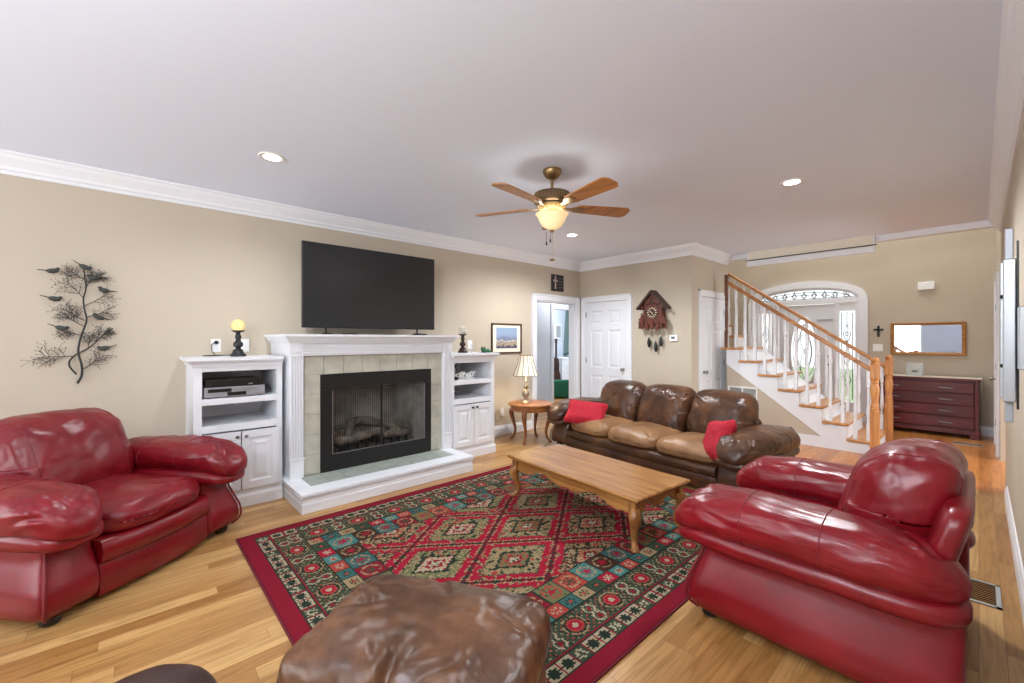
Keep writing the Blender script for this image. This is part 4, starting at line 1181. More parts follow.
        wl = MB(); pts = []
        for i in range(nz + 1):
            z = zs[i]; o = outx(z) * armw
            pts.append((sg * (hi + o * .93), D0 + .058 - .07 * (outx(z) - .79) / .18, z))
        wl.tube(pts, .007, 6)
        build('welt', wl, seam_m, arm, smooth=True)
        for yy in (D0 + .10, D1 - .12):
            build('foot', MB().lathe([(.028, 0), (.04, .01), (.045, .045)], 16, (sg * (hi + armw * .62), yy - .02, 0)), M_black, t, smooth=True, angle=40)
    # back frame
    bf = back_h - (.13 if seats == 1 else .2)
    zb = .04 if seats > 1 else arm_h - .24
    mb = soft((hi + armw * (.55 if seats == 1 else -.05), .05, (bf - zb) / 2), (7, 3.5, 6), 26, (0, D1 - .085, (bf + zb) / 2), lambda q, h: (q.x, q.y + .05 * (q.z / h[2]), q.z), .003, 4, seed)
    if seats == 1: lo = soft((hi + .02, .05, zb / 2 + .02), (16, 5, 16), 12, (0, D1 - .12, zb / 2 + .05)); mb.add(lo.v, lo.f)
    build('back_frame', mb, base_m, t, smooth=True)
    # back pillows
    n = seats
    bw = (inner + (.02 if seats > 1 else .05)) / n
    for s in range(n):
        cx = -(bw * n) / 2 + bw * (s + .5)
        hh = (back_h - .38 + seat_drop) / 2
        hb = (bw / 2 + .004, .165, hh)
        bc_ = creases(int(seed * 10) + 47 + s, 16, bw / 2, hh, .010 if seats > 1 else .004, .014, ((-.9, -.9), (.9, -.9), (-.9, .8), (.9, .8)))
        def fb(q, h, cx=cx, bc_=bc_):
            u = q.x / h[0]; wv = q.z / h[2]
            y = q.y
            if y < 0: y -= (.05 * (1 - u*u) * (1 - .5 * wv * wv) - .012) * min(1, -y / (.6 * h[1]))
            z = q.z - .035 * u ** 4 * (1 if wv > 0 else 0)
            if q.y < 0: y -= bc_(q.x, q.z) * min(1, -q.y / .08)
            y += .085 * wv + .02 * wv * wv
            if wv > .3: y -= .03 * (wv - .3)
            return (q.x, y, z)
        kb = (7, 2.3, 4.2) if seats == 1 else (6, 2.3, 4.4)
        bmesh_ = soft(hb, kb, 46, (cx, D1 - (.235 if seats == 1 else .29), back_h + .02 - hh), fb, .016, 4.2, seed + 11 + s * 2.7, (1, 1, .8))
        build('back_cushion', bmesh_, back_m, t, smooth=True)
        if seats == 1:
            for u in (-.66, .66):
                build('seam', MB().tube(on_surface(bmesh_, ring(hb, 2.8, 0, u * hb[0], fb, (cx, D1 - .235, back_h + .02 - hh), grow=1.02)), .0026, 5, True), seam_m, t, smooth=True)
    return t
REDS = (M_red, M_red, M_red, M_red)
leather_seat('armchair', 'wide red leather armchair in front of the branch sculpture', 'armchair', (-3.71, -.145, 0), R(129), 1, .64, REDS, M_redseam, 1.0, .98, .92, .66)
leather_seat('armchair', 'wide red leather armchair nearest the right wall, seen from its side', 'armchair', (-.505, 2.65, 0), R(-90), 1, .52, REDS, M_redseam, 8.0, .99, .91, .64)
leather_seat('sofa', 'brown leather three-seat sofa with worn tan seat cushions', 'sofa', (-2.50, 4.50, 0), R(-8), 3, 1.97, (M_brown, M_brown, M_tan, M_brown), M_brownseam, 20.0, .98, .84, .57, .34, .075)

# red cushions
def cushion(label, loc, rot, hw, hh):
    t = thing('throw_cushion', label, 'cushion', loc, 0)
    def fc(q, h):
        u, v = q.x / h[0], q.y / h[1]
        ex = 1 + .10 * (abs(u) * abs(v)) ** 2
        return (q.x * ex - .03 * q.x * (1 - v*v) * .6, q.y * ex - .03 * q.y * (1 - u*u) * .6, q.z * (1 - .55 * max(abs(u), abs(v)) ** 6))
    M = Matrix.LocRotScale(None, rot, None)
    c_ = soft((hw, hh, .075), (9, 9, 2.0), 24, (0, 0, 0), fc, .008, 9, hw * 40).xf(M.to_4x4())
    build('cover', c_, M_redcloth, t, smooth=True)
    pts = []
    for i in range(80):
        a = 2 * PI * i / 80; ca, sa = math.cos(a), math.sin(a); r = (abs(ca) ** 9 + abs(sa) ** 9) ** (-1 / 9)
        q_ = Vector(fc(Vector((ca * r * hw * 1.01, sa * r * hh * 1.01, 0)), (hw, hh, .075))); pts.append(M.to_4x4() @ q_)
    build('piping', MB().tube(pts, .005, 6, True), M_redcloth, t, smooth=True)
    return t
from mathutils import Euler
cushion('red velvet cushion lying against the left arm of the brown sofa', (-3.30, 4.24, .485), Euler((R(48), R(4), R(22))), .235, .16)
cushion('red velvet cushion standing on edge against the right arm of the brown sofa', (-1.615, 4.02, .475), Euler((R(66), R(-12), R(-40))), .185, .185)

# ottoman
t = thing('ottoman', 'square brown leather ottoman at the edge of the rug', 'ottoman', (-1.27, .755, .011), R(31.5))
hw, hd = .385, .27
oc_ = creases(21, 26, .38, .27, .011, .013, ((.95, .2), (-.2, .95), (.9, -.9), (-.95, .3), (.9, .95), (0, -.95)))
def fo(q, h):
    u, v = q.x / h[0], q.y / h[1]
    z = q.z + (.045 * (1 - u*u) * (1 - v*v) + oc_(q.x, q.y) * min(1, q.z / .05) if q.z > 0 else 0)
    return (q.x, q.y, z)
build('body', soft((hw - .005, hd - .005, .14), (9, 9, 8), 20, (0, 0, .17), None, .006, 5, 4), M_ott, t, smooth=True)
build('top_cushion', soft((hw + .012, hd + .012, .10), (8, 8, 2.6), 80, (0, 0, .33), fo, .010, 6, 9), M_ott, t, smooth=True)
pts = [p for p in ring((hw + .012, hd + .012, .10), 8, 2, .0, None, (0, 0, .33), grow=1.004)]
build('piping', MB().tube(pts, .006, 6, True), M_brownseam, t, smooth=True)
for sx in (-1, 1):
    for sy in (-1, 1): build('foot', MB().lathe([(.022, 0), (.03, .035)], 12, (sx * (hw - .07), sy * (hd - .07), 0)), M_black, t, smooth=True, angle=40)
# dark round pouf at the bottom edge
t = thing('pouf', 'dark brown leather pouf at the lower edge of the picture', 'pouf', (-1.655, .02, 0), 0)
build('body', soft((.21, .21, .19), (2.1, 2.1, 3), 18, (0, 0, .19), None, .006, 5, 2), M_dkleather, t, smooth=True)
build('piping', MB().tube(ring((.21, .21, .19), 2.1, 2, .12, None, (0, 0, .19), grow=1.01), .005, 6, True), M_brownseam, t, smooth=True)

# ================================================================== TABLES
def cabriole(h, r0, out, d):
    """s-curved leg: top at origin, knee swells out along direction d, foot kicks out"""
    P = [(0, h), (.012, h * .93), (.022, h * .82), (.018, h * .68), (.004, h * .50), (-.006, h * .32), (-.002, h * .17), (.012, h * .07), (.024, h * .02), (.026, 0)]
    rs = [1.0, 1.12, 1.15, .98, .74, .58, .52, .60, .74, .70]
    pts = [Vector((d[0] * o * out, d[1] * o * out, z)) for o, z in P]
    pth = smoothpath(pts, 4); rr = []
    for i in range(len(pth)):
        u = i / (len(pth) - 1) * (len(rs) - 1); k = min(int(u), len(rs) - 2); rr.append(r0 * (rs[k] + (rs[k+1] - rs[k]) * (u - k)))
    for p in pth: p.z = max(p.z, .0)
    return MB().tube(pth, rr, 12)
def scallop(x0, x1, zt, zb, n=40, waves=1.0):
    P = [(x0, zt)]
    for i in range(n + 1):
        u = i / n; x = x0 + (x1 - x0) * u; s_ = min(u, 1 - u) * 2
        prof = .55 + .45 * math.sin(s_ * PI * 3.0 - .6) * (1 - .3 * s_)
        if s_ < .12: prof = .95 - (.12 - s_) * .4
        P.append((x, zb + (zt - zb) * .62 * (1 - prof)))
    P.append((x1, zt)); return P
ct = thing('coffee_table', 'long low oak coffee table with scalloped apron and cabriole legs on the rug', 'coffee table', (-2.13, 2.79, .011), R(-4))
hl, hw = .685, .325; H = .360
mb = MB().sweep([(-hl, -hw), (-hl, hw), (hl, hw), (hl, -hw)], [(-.02, H - .028), (-.012, H - .030), (-.002, H - .018), (0, H - .010), (-.006, H), (-.10, H), (-.10, H - .028)], -1, True)
mb.box(-hl + .1, hl - .1, -hw + .1, hw - .1, H - .028, H)
build('table_top', mb, M_oak, ct)
ax, ay = hl - .065, hw - .06
for s in (-1, 1):
    build('apron', MB().prism(scallop(-ax, ax, H - .028, H - .135), 1, s * ay - .01, s * ay + .01), M_oak, ct, bevel=.003)
    build('apron', MB().prism(scallop(-ay, ay, H - .028, H - .135, 30), 0, s * ax - .01, s * ax + .01), M_oak, ct, bevel=.003)
for sx in (-1, 1):
    for sy in (-1, 1):
        lg_ = cabriole(H - .10, .037, 1.35, (sx * .75, sy * .75)); lg_.xf(Matrix.Translation((sx * (ax - .005), sy * (ay - .005), 0)))
        lg_.box(sx * ax - .028, sx * ax + .028, sy * ay - .028, sy * ay + .028, H - .12, H - .028)
        build('leg', lg_, M_oakleg, ct, smooth=True, angle=40)
et = thing('end_table', 'round walnut lamp table with cabriole legs beside the brown sofa', 'end table', (-4.19, 4.15, 0), 0)
build('table_top', MB().lathe([(.285, .495), (.31, .50), (.315, .51), (.31, .522), (.295, .528), (.0, .528)], 40), M_walnut, et, smooth=True, angle=40)
build('apron', MB().lathe([(.275, .425), (.28, .43), (.28, .497), (.275, .497)], 36, caps=False).lathe([(.262, .425), (.262, .497)], 36, caps=False), M_walnut, et, smooth=True, angle=40)
for k in range(4):
    a = R(-62 + 90 * k); d = (math.cos(a), math.sin(a))
    lg_ = cabriole(.47, .032, 2.0, d); lg_.xf(Matrix.Translation((d[0] * .235, d[1] * .235, 0)))
    build('leg', lg_, M_walnutleg, et, smooth=True)
# table lamp
tl = thing('table_lamp', 'brushed metal table lamp with pleated cream shade on the lamp table', 'lamp', (-4.21, 4.08, .528), 0)
build('base', MB().lathe([(.075, 0), (.078, .008), (.07, .02), (.045, .032), (.03, .05), (.022, .06), (.034, .075), (.05, .11), (.046, .15), (.028, .175), (.02, .185), (.03, .20), (.034, .225), (.028, .26), (.018, .29), (.022, .30), (.010, .315), (.010, .39)], 24), mat('aged_pewter', (172, 158, 140), .35, metal=.7, var=.2, scale=15), tl, smooth=True, angle=40)
n = 48; vs = []; fs = []
prof = [(.172, .375), (.140, .46), (.112, .55), (.092, .655)]
for j, (r_, z) in enumerate(prof):
    for i in range(n):
        a = 2 * PI * i / n; rr = r_ * (1 + (.018 if i % 2 else -.0))
        vs.append((rr * math.cos(a), rr * math.sin(a), z))
for j in range(3):
    for i in range(n): fs.append((j*n+i, j*n+(i+1) % n, (j+1)*n+(i+1) % n, (j+1)*n+i))
build('lamp_shade', MB().add(vs, fs), M_shade, tl)
mb = MB()
for i in range(12):
    a = 2 * PI * i / 12
    mb.tube([(1.02 * r_ * math.cos(a), 1.02 * r_ * math.sin(a), z) for r_, z in prof], .0035, 5)
for r_, z in (prof[0], prof[-1]): mb.tube([(1.02 * r_ * math.cos(2*PI*i/40), 1.02 * r_ * math.sin(2*PI*i/40), z) for i in range(40)], .004, 5, True)
build('shade_braid', mb, M_shaderib, tl, smooth=True)
point('table_lamp_bulb', (-4.21, 4.08, .528 + .50), 6, .04, (1, .86, .66))

# ================================================================== DRESSER
dr = thing('dresser', 'dark red four-drawer dresser against the entrance wall', 'dresser', (-.585, 8.955, 0), 0)
hw = .585; dd = .22; zt = .84
build('body', MB().box(-hw, hw, -dd + .02, dd, .09, zt - .03).box(-hw, -hw + .04, -dd, -dd + .02, .09, zt - .03).box(hw - .04, hw, -dd, -dd + .02, .09, zt - .03), M_mahog, dr, bevel=.004)
build('top', MB().box(-hw - .02, hw + .02, -dd - .02, dd + .005, zt - .03, zt), M_mahog, dr, bevel=.006)
build('plinth', MB().box(-hw - .01, hw + .01, -dd - .012, dd, .06, .12), M_mahog, dr, bevel=.004)
for sx in (-1, 1):
    build('foot', MB().box(sx * (hw - .09), sx * hw, -dd - .01, -dd + .06, 0, .06).box(sx * (hw - .06), sx * hw, dd - .06, dd, 0, .06), M_mahog, dr, bevel=.004)
for k in range(4):
    z0 = .14 + k * .165
    d_ = build('drawer', MB().box(-hw + .045, hw - .045, -dd - .012, -dd + .02, z0, z0 + .15), M_mahog, dr, bevel=.008)
    for x in (-.30, .26):
        build('handle', MB().tube([(x - .07, -dd - .012, z0 + .075), (x - .07, -dd - .035, z0 + .075), (x + .07, -dd - .035, z0 + .068), (x + .07, -dd - .012, z0 + .075)], .006, 6), M_silver, d_, smooth=True)
# runner cloth and a clear photo holder
cl = MB().box(-hw + .1, hw + .024, -.16, .16, 0, .004).box(hw + .024, hw + .030, -.16, .16, -.17, .004)
for k in range(20): cl.box(hw + .025, hw + .028, -.155 + k * .0162, -.148 + k * .0162, -.20, -.17)
o = build('table_runner', cl, M_cream); o.location = (-.585, 8.955, zt + .001); tag(o, 'cream runner cloth hanging over the end of the dresser', 'runner')
ph = thing('photo_holder', 'small clear photo holder with pale print on the dresser', 'photo holder', (-.66, 8.93, zt + .005), 0)
build('print', MB().box(-.075, .075, -.004, .0, .01, .19), M_paleback, ph)
build('holder', MB().box(-.095, .095, -.010, -.005, 0, .20).box(-.095, .095, .001, .006, 0, .20).box(-.1, .1, -.03, .03, 0, .008), M_clear, ph)
build('picture_shape', soft((.04, .002, .02), 2, 6, (.0, -.005, .07)), M_rodblack, ph)

# ================================================================== CEILING FAN
fx, fy = -2.27, 2.49
cf = thing('ceiling_fan', 'brass ceiling fan with five wooden blades and amber glass bowl', 'ceiling fan', (fx, fy, 2.74), 0)
build('canopy', MB().lathe([(.072, 0), (.075, -.012), (.07, -.03), (.055, -.055), (.03, -.072), (.018, -.078)], 28), M_brass, cf, smooth=True, angle=40)
build('downrod', MB().lathe([(.012, -.07), (.012, -.16)], 14).lathe([(.022, -.15), (.026, -.165), (.02, -.18)], 16), M_brass, cf, smooth=True, angle=40)
mh = MB().lathe([(.03, -.17), (.10, -.178), (.142, -.192), (.148, -.204), (.148, -.252), (.134, -.266), (.11, -.275)], 36)
build('motor_housing', mh, mat('fan_bronze', (112, 92, 70), .4, metal=.8, var=.2, scale=10), cf, smooth=True, angle=35)
mb = MB()
for k in range(40):
    a = 2 * PI * k / 40; mb.tube([(.149 * math.cos(a), .149 * math.sin(a), -.21), (.149 * math.cos(a), .149 * math.sin(a), -.25)], .004, 4)
build('fluting', mb, M_brass, cf)
lh = MB().lathe([(.10, -.272), (.112, -.285), (.095, -.315), (.07, -.33)], 30)
for k in range(20):
    a = 2 * PI * k / 20; lh.tube([(.112 * math.cos(a), .112 * math.sin(a), -.282), (.09 * math.cos(a), .09 * math.sin(a), -.32)], .005, 5)
build('lower_housing', lh, mat('pale_gold', (206, 176, 128), .35, metal=.6), cf, smooth=True, angle=40)
build('light_fitter', MB().lathe([(.06, -.325), (.07, -.34), (.07, -.355), (.055, -.36)], 24), M_brass, cf, smooth=True, angle=40)
bo = MB().lathe([(.128, -.355), (.132, -.350), (.122, -.358), (.112, -.375), (.098, -.41), (.072, -.445), (.035, -.468), (.012, -.474)], 36, caps=False)
build('glass_bowl', bo, M_lampglass, cf, smooth=True)
build('finial', MB().lathe([(.014, -.470), (.018, -.478), (.010, -.49), (.004, -.497)], 14), M_brass, cf, smooth=True)
M_blade = wood('fan_blade_oak', (150, 92, 36), (186, 126, 62), .35, 0)
def blade(k):
    a = R(62 + 72 * k)
    n = 20; top = []; 
    L0, L1 = .20, .66
    out = []
    for i in range(n + 1):
        u = i / n; x = L0 + (L1 - L0) * u
        hw_ = .058 + .024 * u
        if u > .88: hw_ *= math.sqrt(max(0.02, 1 - ((u - .88) / .12) ** 2 * .75))
        if u < .06: hw_ *= .75 + .25 * u / .06
        out.append((x, hw_))
    poly = [(x, y) for x, y in out] + [(x, -y) for x, y in reversed(out)]
    mb = MB().prism(poly, 2, -.004, .004)
    M = Matrix.Rotation(a, 4, 'Z') @ Matrix.Translation((0, 0, -.292)) @ Matrix.Rotation(R(-11), 4, 'X')
    b_ = build('blade', mb.xf(M), M_blade, cf, bevel=.002)
    ir = MB().box(.085, .17, -.014, .014, -.012, -.004).prism([(.16, -.02), (.20, -.045), (.26, -.035), (.275, 0), (.26, .035), (.20, .045), (.16, .02)], 2, -.010, -.004)
    build('blade_iron', ir.xf(M), M_brass, b_)
for k in range(5): blade(k)
for (x, y, l_) in ((.035, .01, .23), (-.05, .02, .08), (.005, -.03, .08)):
    if l_ > .2:
        build('pull_chain', MB().tube([(0, 0, -.495), (0, 0, -.70)], .0018, 5).lathe([(.004, -.70), (.020, -.705), (.022, -.715), (.004, -.72)], 12), M_brass, cf, smooth=True, angle=40)
    else:
        build('pull_chain', MB().tube([(x * 1.6, y, -.47), (x * 1.6, y, -.55)], .0018, 5).lathe([(.003, -.55), (.007, -.56), (.007, -.575), (.003, -.58)], 8, (x * 1.6, y, 0)), M_darkpewter, cf, smooth=True, angle=40)
point('fan_bulb', (fx, fy, 2.74 - .345), 11, .13, (.9, .95, 1))

# recessed downlights
LB = ('round recessed ceiling light above the left bookcase side of the room', 'round recessed ceiling light nearest the staircase', 'round recessed ceiling light beyond the ceiling fan', 'round recessed ceiling light over the ottoman end of the room')
for (x, y), lb in zip(RECESSED, LB):
    t = thing('recessed_light', lb, 'ceiling light', (x, y, 2.74))
    build('trim_ring', MB().lathe([(.058, -.004), (.085, -.006), (.09, 0), (.055, 0)], 28, caps=False), M_whiteplast, t, smooth=True, angle=40)
    build('lens', MB().lathe([(.0, -.003), (.060, -.003)], 28, caps=False), M_bulb, t)

# ================================================================== RIGHT WALL FITTINGS, FLOOR VENTS
t = thing('tv_wall_mount', 'grey steel television wall mount folded against the right wall', 'wall mount', (XR, 2.78, 1.45), R(-90))
build('wall_plate', MB().box(-.10, .16, -.012, 0, -.18, .18).box(-.02, .06, -.03, 0, -.18, .18), M_steel, t, bevel=.003)
build('bracket_arm', MB().box(.03, .075, -.098, -.062, -.31, .285).box(.024, .034, -.106, -.060, -.30, .275), M_steel, t, bevel=.004)
build('bracket_rail', MB().box(-.01, .018, -.092, -.067, -.40, .42), M_silver, t, bevel=.003)
build('pad', MB().box(.03, .05, -.060, -.053, -.34, .36), M_black, t)
build('pivot_arm', MB().box(.10, .20, -.060, -.012, -.17, .08).box(.06, .20, -.05, -.02, -.10, .02), M_steel, t, bevel=.004)
for z in (-.16, .13): build('bolt', MB().lathe([(.008, 0), (.008, .006), (.004, .008)], 10).xf(Matrix.Translation((.052, -.098, z)) @ Matrix.Rotation(R(90), 4, 'X')), M_black, t)
o = build('wall_socket', MB().box(-.06, .06, -.055, 0, -.042, .042).box(-.035, -.005, -.058, -.05, -.018, .018).box(.01, .04, -.058, -.05, -.018, .018), M_outlet_blk, bevel=.003)
o.location = (XR, 2.30, .33); o.rotation_euler = (0, 0, R(-90)); tag(o, 'black socket box low on the right wall', 'socket')
def vent(label, x, y, lx, ly):
    t = thing('floor_vent', label, 'floor vent', (x, y, 0))
    build('frame', MB().box(-lx, lx, -ly, -ly + .018, 0, .006).box(-lx, lx, ly - .018, ly, 0, .006).box(-lx, -lx + .018, -ly, ly, 0, .006).box(lx - .018, lx, -ly, ly, 0, .006), M_ventgrey, t)
    mb = MB()
    for k in range(12):
        yy = -ly + .022 + (2 * ly - .044) * k / 11; mb.box(-lx + .018, lx - .018, yy - .003, yy + .003, 0, .004)
    build('louvre', mb, M_darkpewter, t)
vent('grey floor vent beside the right-hand red armchair', .015, 3.50, .065, .155)
vent('small floor vent in front of the dresser', -.10, 8.30, .14, .06)

# ================================================================== SIDE ROOM THROUGH THE DOORWAY
# a passage, then a second cased opening into the bedroom
PXW = -6.0
struct('wall_passage', MB().box(PXW - .1, PXW, 4.1, 6.62, 0, 2.74).box(PXW - .1, PXW, 7.55, 10.4, 0, 2.74).box(PXW - .1, PXW, 6.62, 7.55, 2.04, 2.74), M_room)
casing('trim_10', .93, 2.04, .085, (PXW, 6.62, 0), R(90))
t = thing('bedroom_dresser', 'white dresser under the teal curtain in the side room', 'dresser', (-7.40, 8.86, 0), R(60))
build('body', MB().box(-.32, .32, -.22, .22, .05, .89).box(-.34, .34, -.24, .23, .89, .92), M_cab, t, bevel=.004)
for k in range(4):
    d_ = build('drawer', MB().box(-.29, .29, -.235, -.21, .09 + k * .2, .27 + k * .2), M_cab, t, bevel=.006)
    for x in (-.12, .12): build('knob', MB().lathe([(.006, 0), (.016, .014), (.012, .024)], 10).xf(Matrix.Translation((x, -.235, .18 + k * .2)) @ Matrix.Rotation(R(90), 4, 'X')), M_nickel, d_)
mb = MB(); n = 60; vs = []; fs = []
for j in range(13):
    z = .95 + (2.24 - .95) * j / 12
    for i in range(n + 1):
        u = i / n; wd = .10 + .10 * abs(z - 2.24) / 1.3; vs.append((u * wd * 2 - wd, .025 * math.sin(u * 40) , z))
for j in range(12):
    for i in range(n): fs.append((j*(n+1)+i, j*(n+1)+i+1, (j+1)*(n+1)+i+1, (j+1)*(n+1)+i))
cu = thing('curtain', 'teal curtain hanging in the side room', 'curtain', (-7.80, 9.28, 0), R(60))
o = build('drape', MB().add(vs, fs), M_teal, cu, smooth=True); sd = o.modifiers.new('thick', 'SOLIDIFY'); sd.thickness = .004
build('rod', MB().tube([(-.20, 0, 2.26), (.20, 0, 2.26)], .014, 8).lathe([(.0, 0), (.03, .02), (.0, .05)], 10, (-.2, 0, 2.24)), M_rodblack, cu, smooth=True)
o = build('cloth', soft((.16, .10, .03), (3, 3, 2.2), 10, (0, 0, .032), None, .004, 8), M_teal, smooth=True); o.location = (-7.40, 8.88, .9205); tag(o, 'folded teal cloth on the white dresser in the side room', 'cloth')
t = thing('upholstered_chair', 'green upholstered chair in the side room beyond the doorway', 'chair', (-6.85, 7.72, 0), R(-125))
build('backrest', soft((.30, .06, .21), (8, 3, 8), 16, (0, .20, .235)), M_green, t, smooth=True)
build('seat', soft((.28, .24, .10), (6, 6, 4), 14, (0, -.06, .22)), M_green, t, smooth=True)
build('skirt', MB().box(-.26, .26, -.26, .2, .02, .14), M_green, t, bevel=.02)
t = thing('guitar', 'dark brown guitar standing upright against the side room wall', 'guitar', (-7.50, 8.36, 0), R(60))
G = [(.0, .03), (.12, .05), (.17, .16), (.15, .27), (.105, .34), (.12, .42), (.10, .50), (.025, .53)]
G = [(x * .8, z * 1.75) for x, z in G]
bd = [(-x, z) for x, z in reversed(G)] + [(x, z) for x, z in G[1:]]
build('body', MB().prism(bd, 1, -.05, .05), M_clockdk, t, bevel=.01)
build('neck', MB().box(-.025, .025, -.06, -.03, .80, 1.32).prism([(-.03, 1.3), (.03, 1.3), (.04, 1.42), (-.04, 1.42)], 1, -.055, -.03), M_dkwood, t, bevel=.004)
build('sound_hole', MB().lathe([(.0, 0), (.04, 0), (.04, .003), (0, .003)], 18).xf(Matrix.Translation((0, -.052, .64)) @ Matrix.Rotation(R(90), 4, 'X')), M_black, t)
t = thing('small_picture', 'small pale picture on the side room wall', 'picture', (-7.9, 8.90, 1.62), R(90))
build('frame', MB().box(-.13, .13, -.02, 0, -.22, .22), M_whiteplast, t, bevel=.004)
build('print', MB().box(-.09, .09, -.022, -.019, -.16, .16), M_ventgrey, t)

# ================================================================== RUG
RX0, RX1, RY0, RY1 = -3.475, -1.055, .565, 3.86
RW, RL = RX1 - RX0, RY1 - RY0
pal = {'red': (160, 26, 50), 'red2': (132, 24, 42), 'wine': (104, 24, 38), 'green': (58, 74, 56), 'dgreen': (38, 50, 40), 'tan': (156, 134, 100), 'cream': (172, 162, 136), 'teal': (72, 122, 118), 'teal2': (58, 98, 96), 'olive': (106, 110, 74), 'brown': (70, 44, 34), 'rust': (166, 66, 56)}
pal = {k: srgb(*[t_ * .88 for t_ in v]) for k, v in pal.items()}
def rug_col(x, y):
    # x across (0..RW), y along (0..RL): distances to the nearest edges
    ex, ey = min(x, RW - x), min(y, RL - y)
    if ex < ey: e, s, Lx = ex, y, RL
    else: e, s, Lx = ey, x, RW
    h = lambda a, b: (math.sin(a * 127.1 + b * 311.7) * 43758.5453) % 1.0
    nz_ = noise.noise(Vector((x * 55, y * 55, 0)))
    if e < .085: return 'wine' if e < .010 else 'red2'
    if e < .095: return 'dgreen'
    if e < .165:                                   # small square leaves
        k = int(s / .088); u = (s / .088) % 1 - .5; v = (e - .13) / .07
        if abs(u) > .44: return 'red2'
        r = math.hypot(u, v); a = math.atan2(v, u)
        star = r < .26 + .2 * math.cos(a * 4 + (PI if k % 2 else 0)) ** 2
        if k % 3 == 1: return 'cream' if star and r > .12 and nz_ > -.1 else 'green'
        return 'dgreen' if star else ('cream' if nz_ > -.25 else 'tan')
    if e < .178: return 'dgreen'
    if e < .186: return 'red2'
    if e < .345:                                   # dark green guard with medallions and crabs
        p = .30; k = int(s / p); u = ((s / p) % 1 - .5) * p; v = e - .265
        r = math.hypot(u / 1.1, v)
        if r < .016: return 'cream'
        if r < .034: return 'red'
        if r < .044: return 'rust'
        if r < .056: return 'dgreen'
        if r < .064 and nz_ > -.3: return 'tan'
        u2 = (((s + p / 2) / p) % 1 - .5) * p
        r2 = math.hypot(u2, abs(v) - .035)
        if .026 < r2 < .036 and abs(u2) > .006: return 'cream'
        if r2 < .014: return 'red2'
        if math.sin(s * 160) * math.sin(e * 170) > .62: return 'tan' if nz_ > 0 else 'rust'
        return 'green' if nz_ > -.2 else 'dgreen'
    if e < .355: return 'dgreen'
    if e < .445:                                   # tiles
        p = .112; k = int(s / p); u = (s / p) % 1 - .5; v = (e - .40) / .09
        if abs(u) > .46: return 'dgreen'
        c_ = ('teal', 'red', 'green', 'tan', 'teal2', 'rust')[(k * 5 + (2 if ex < ey else 0)) % 6]
        r = max(abs(u), abs(v)); r2 = math.hypot(u, v)
        if r2 < .12: return 'rust' if c_ != 'red' else 'cream'
        if r2 < .30 and math.cos(6 * math.atan2(v, u)) > .2: return 'cream' if c_ in ('red', 'teal', 'rust') else 'dgreen'
        return c_
    if e < .452: return 'dgreen'
    if e < .60:                                    # patchwork strip
        p = .155; k = int(s / p); u = (s / p) % 1 - .5; v = (e - .526) / .148
        c_ = ('teal2', 'red2', 'olive', 'rust', 'teal', 'brown')[(k * 7 + 1) % 6]
        a = math.atan2(v, u); r = math.hypot(u, v)
        if abs(u) > .47: return 'dgreen'
        if r < .15 + .09 * math.cos(a * 5): return 'red' if c_ not in ('red2', 'rust') else 'green'
        if .30 < r < .40 and nz_ > -.1: return 'tan' if c_ != 'olive' else 'rust'
        return c_ if nz_ > -.45 else 'dgreen'
    if e < .608: return 'dgreen'
    # field: lattice of stepped diamonds
    fx_, fy_ = x - RW / 2, y - RL / 2
    P, Q = .58, .80
    q5 = lambda t_: round(t_ / .012) * .012
    fx_, fy_ = q5(fx_), q5(fy_)
    a = fx_ / P; b = fy_ / Q
    best = None
    for oi in (0, 1):
        ca = round(a - oi * .5) + oi * .5; cb = round(b - oi * .5) + oi * .5
        d_ = abs(a - ca) + abs(b - cb)
        if best is None or d_ < best[0]: best = (d_, ca, cb, a - ca, b - cb)
    d_, ca, cb, u, v = best
    tone = int(round(ca * 2 + cb * 2)) % 3
    n2 = noise.noise(Vector((fx_ * 26, fy_ * 26, 5)))
    if d_ > .47: return 'wine' if n2 > -.1 else 'dgreen'
    if d_ > .445: return 'red' if (int((u - v) * 40) % 2) else 'tan'
    if d_ > .36: return 'red' if n2 > -.32 else ('tan' if nz_ > 0 else 'green')
    if d_ > .33: return ('green', 'brown', 'dgreen')[tone] if int((u - v) * 44) % 2 else 'tan'
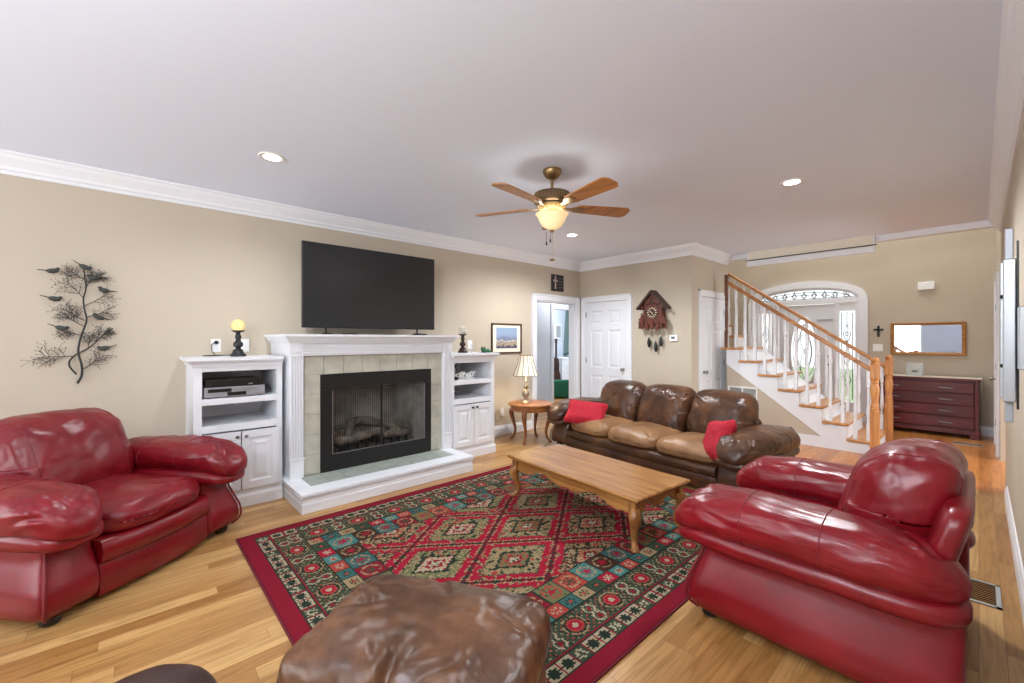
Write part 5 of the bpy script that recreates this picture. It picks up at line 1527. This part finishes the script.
    if d_ > .21:
        if n2 < -.3: return 'dgreen'
        if n2 > .42: return 'rust'
        if tone == 0: return 'tan' if nz_ > -.15 else 'olive'
        if tone == 1: return 'olive' if nz_ > -.1 else 'tan'
        return 'brown' if nz_ > .05 else 'tan'
    if d_ > .17: return 'dgreen'
    if d_ > .09: return ('olive', 'cream', 'tan')[tone] if nz_ > -.1 else 'rust'
    if d_ > .06: return 'red2'
    return 'cream' if nz_ > -.2 else 'dgreen'
nx, ny = 290, 410
vs = []; fs = []
TH = .011
for j in range(ny + 1):
    for i in range(nx + 1): vs.append((RX0 + RW * i / nx, RY0 + RL * j / ny, TH))
for j in range(ny):
    for i in range(nx): fs.append((j*(nx+1)+i, j*(nx+1)+i+1, (j+1)*(nx+1)+i+1, (j+1)*(nx+1)+i))
me = bpy.data.meshes.new('pile'); me.from_pydata(vs, [], fs); me.update()
at = me.color_attributes.new('yarn', 'FLOAT_COLOR', 'CORNER')
buf = []
for j in range(ny):
    for i in range(nx):
        c_ = pal[rug_col(RW * (i + .5) / nx, RL * (j + .5) / ny)]
        g_ = 1 + .14 * noise.noise(Vector((i * .7, j * .7, 3)))
        buf += [c_[0] * g_, c_[1] * g_, c_[2] * g_, 1] * 4
at.data.foreach_set('color', buf)
M_rug = bpy.data.materials.new('woven_rug'); nt, N, L, b = nodes_of(M_rug)
an = N.new('ShaderNodeAttribute'); an.attribute_name = 'yarn'
L.new(an.outputs['Color'], b.inputs['Base Color']); b.inputs['Roughness'].default_value = .95; b.inputs['Specular IOR Level'].default_value = .1
me.materials.append(M_rug)
rg = thing('rug', 'large red and green oriental rug on the oak floor', 'rug', (0, 0, 0))
o = bpy.data.objects.new('pile', me); C.objects.link(o); o.parent = rg
build('binding', MB().box(RX0 - .006, RX0, RY0 - .006, RY1 + .006, 0, TH).box(RX1, RX1 + .006, RY0 - .006, RY1 + .006, 0, TH).box(RX0, RX1, RY0 - .006, RY0, 0, TH).box(RX0, RX1, RY1, RY1 + .006, 0, TH), M_rugedge, rg)
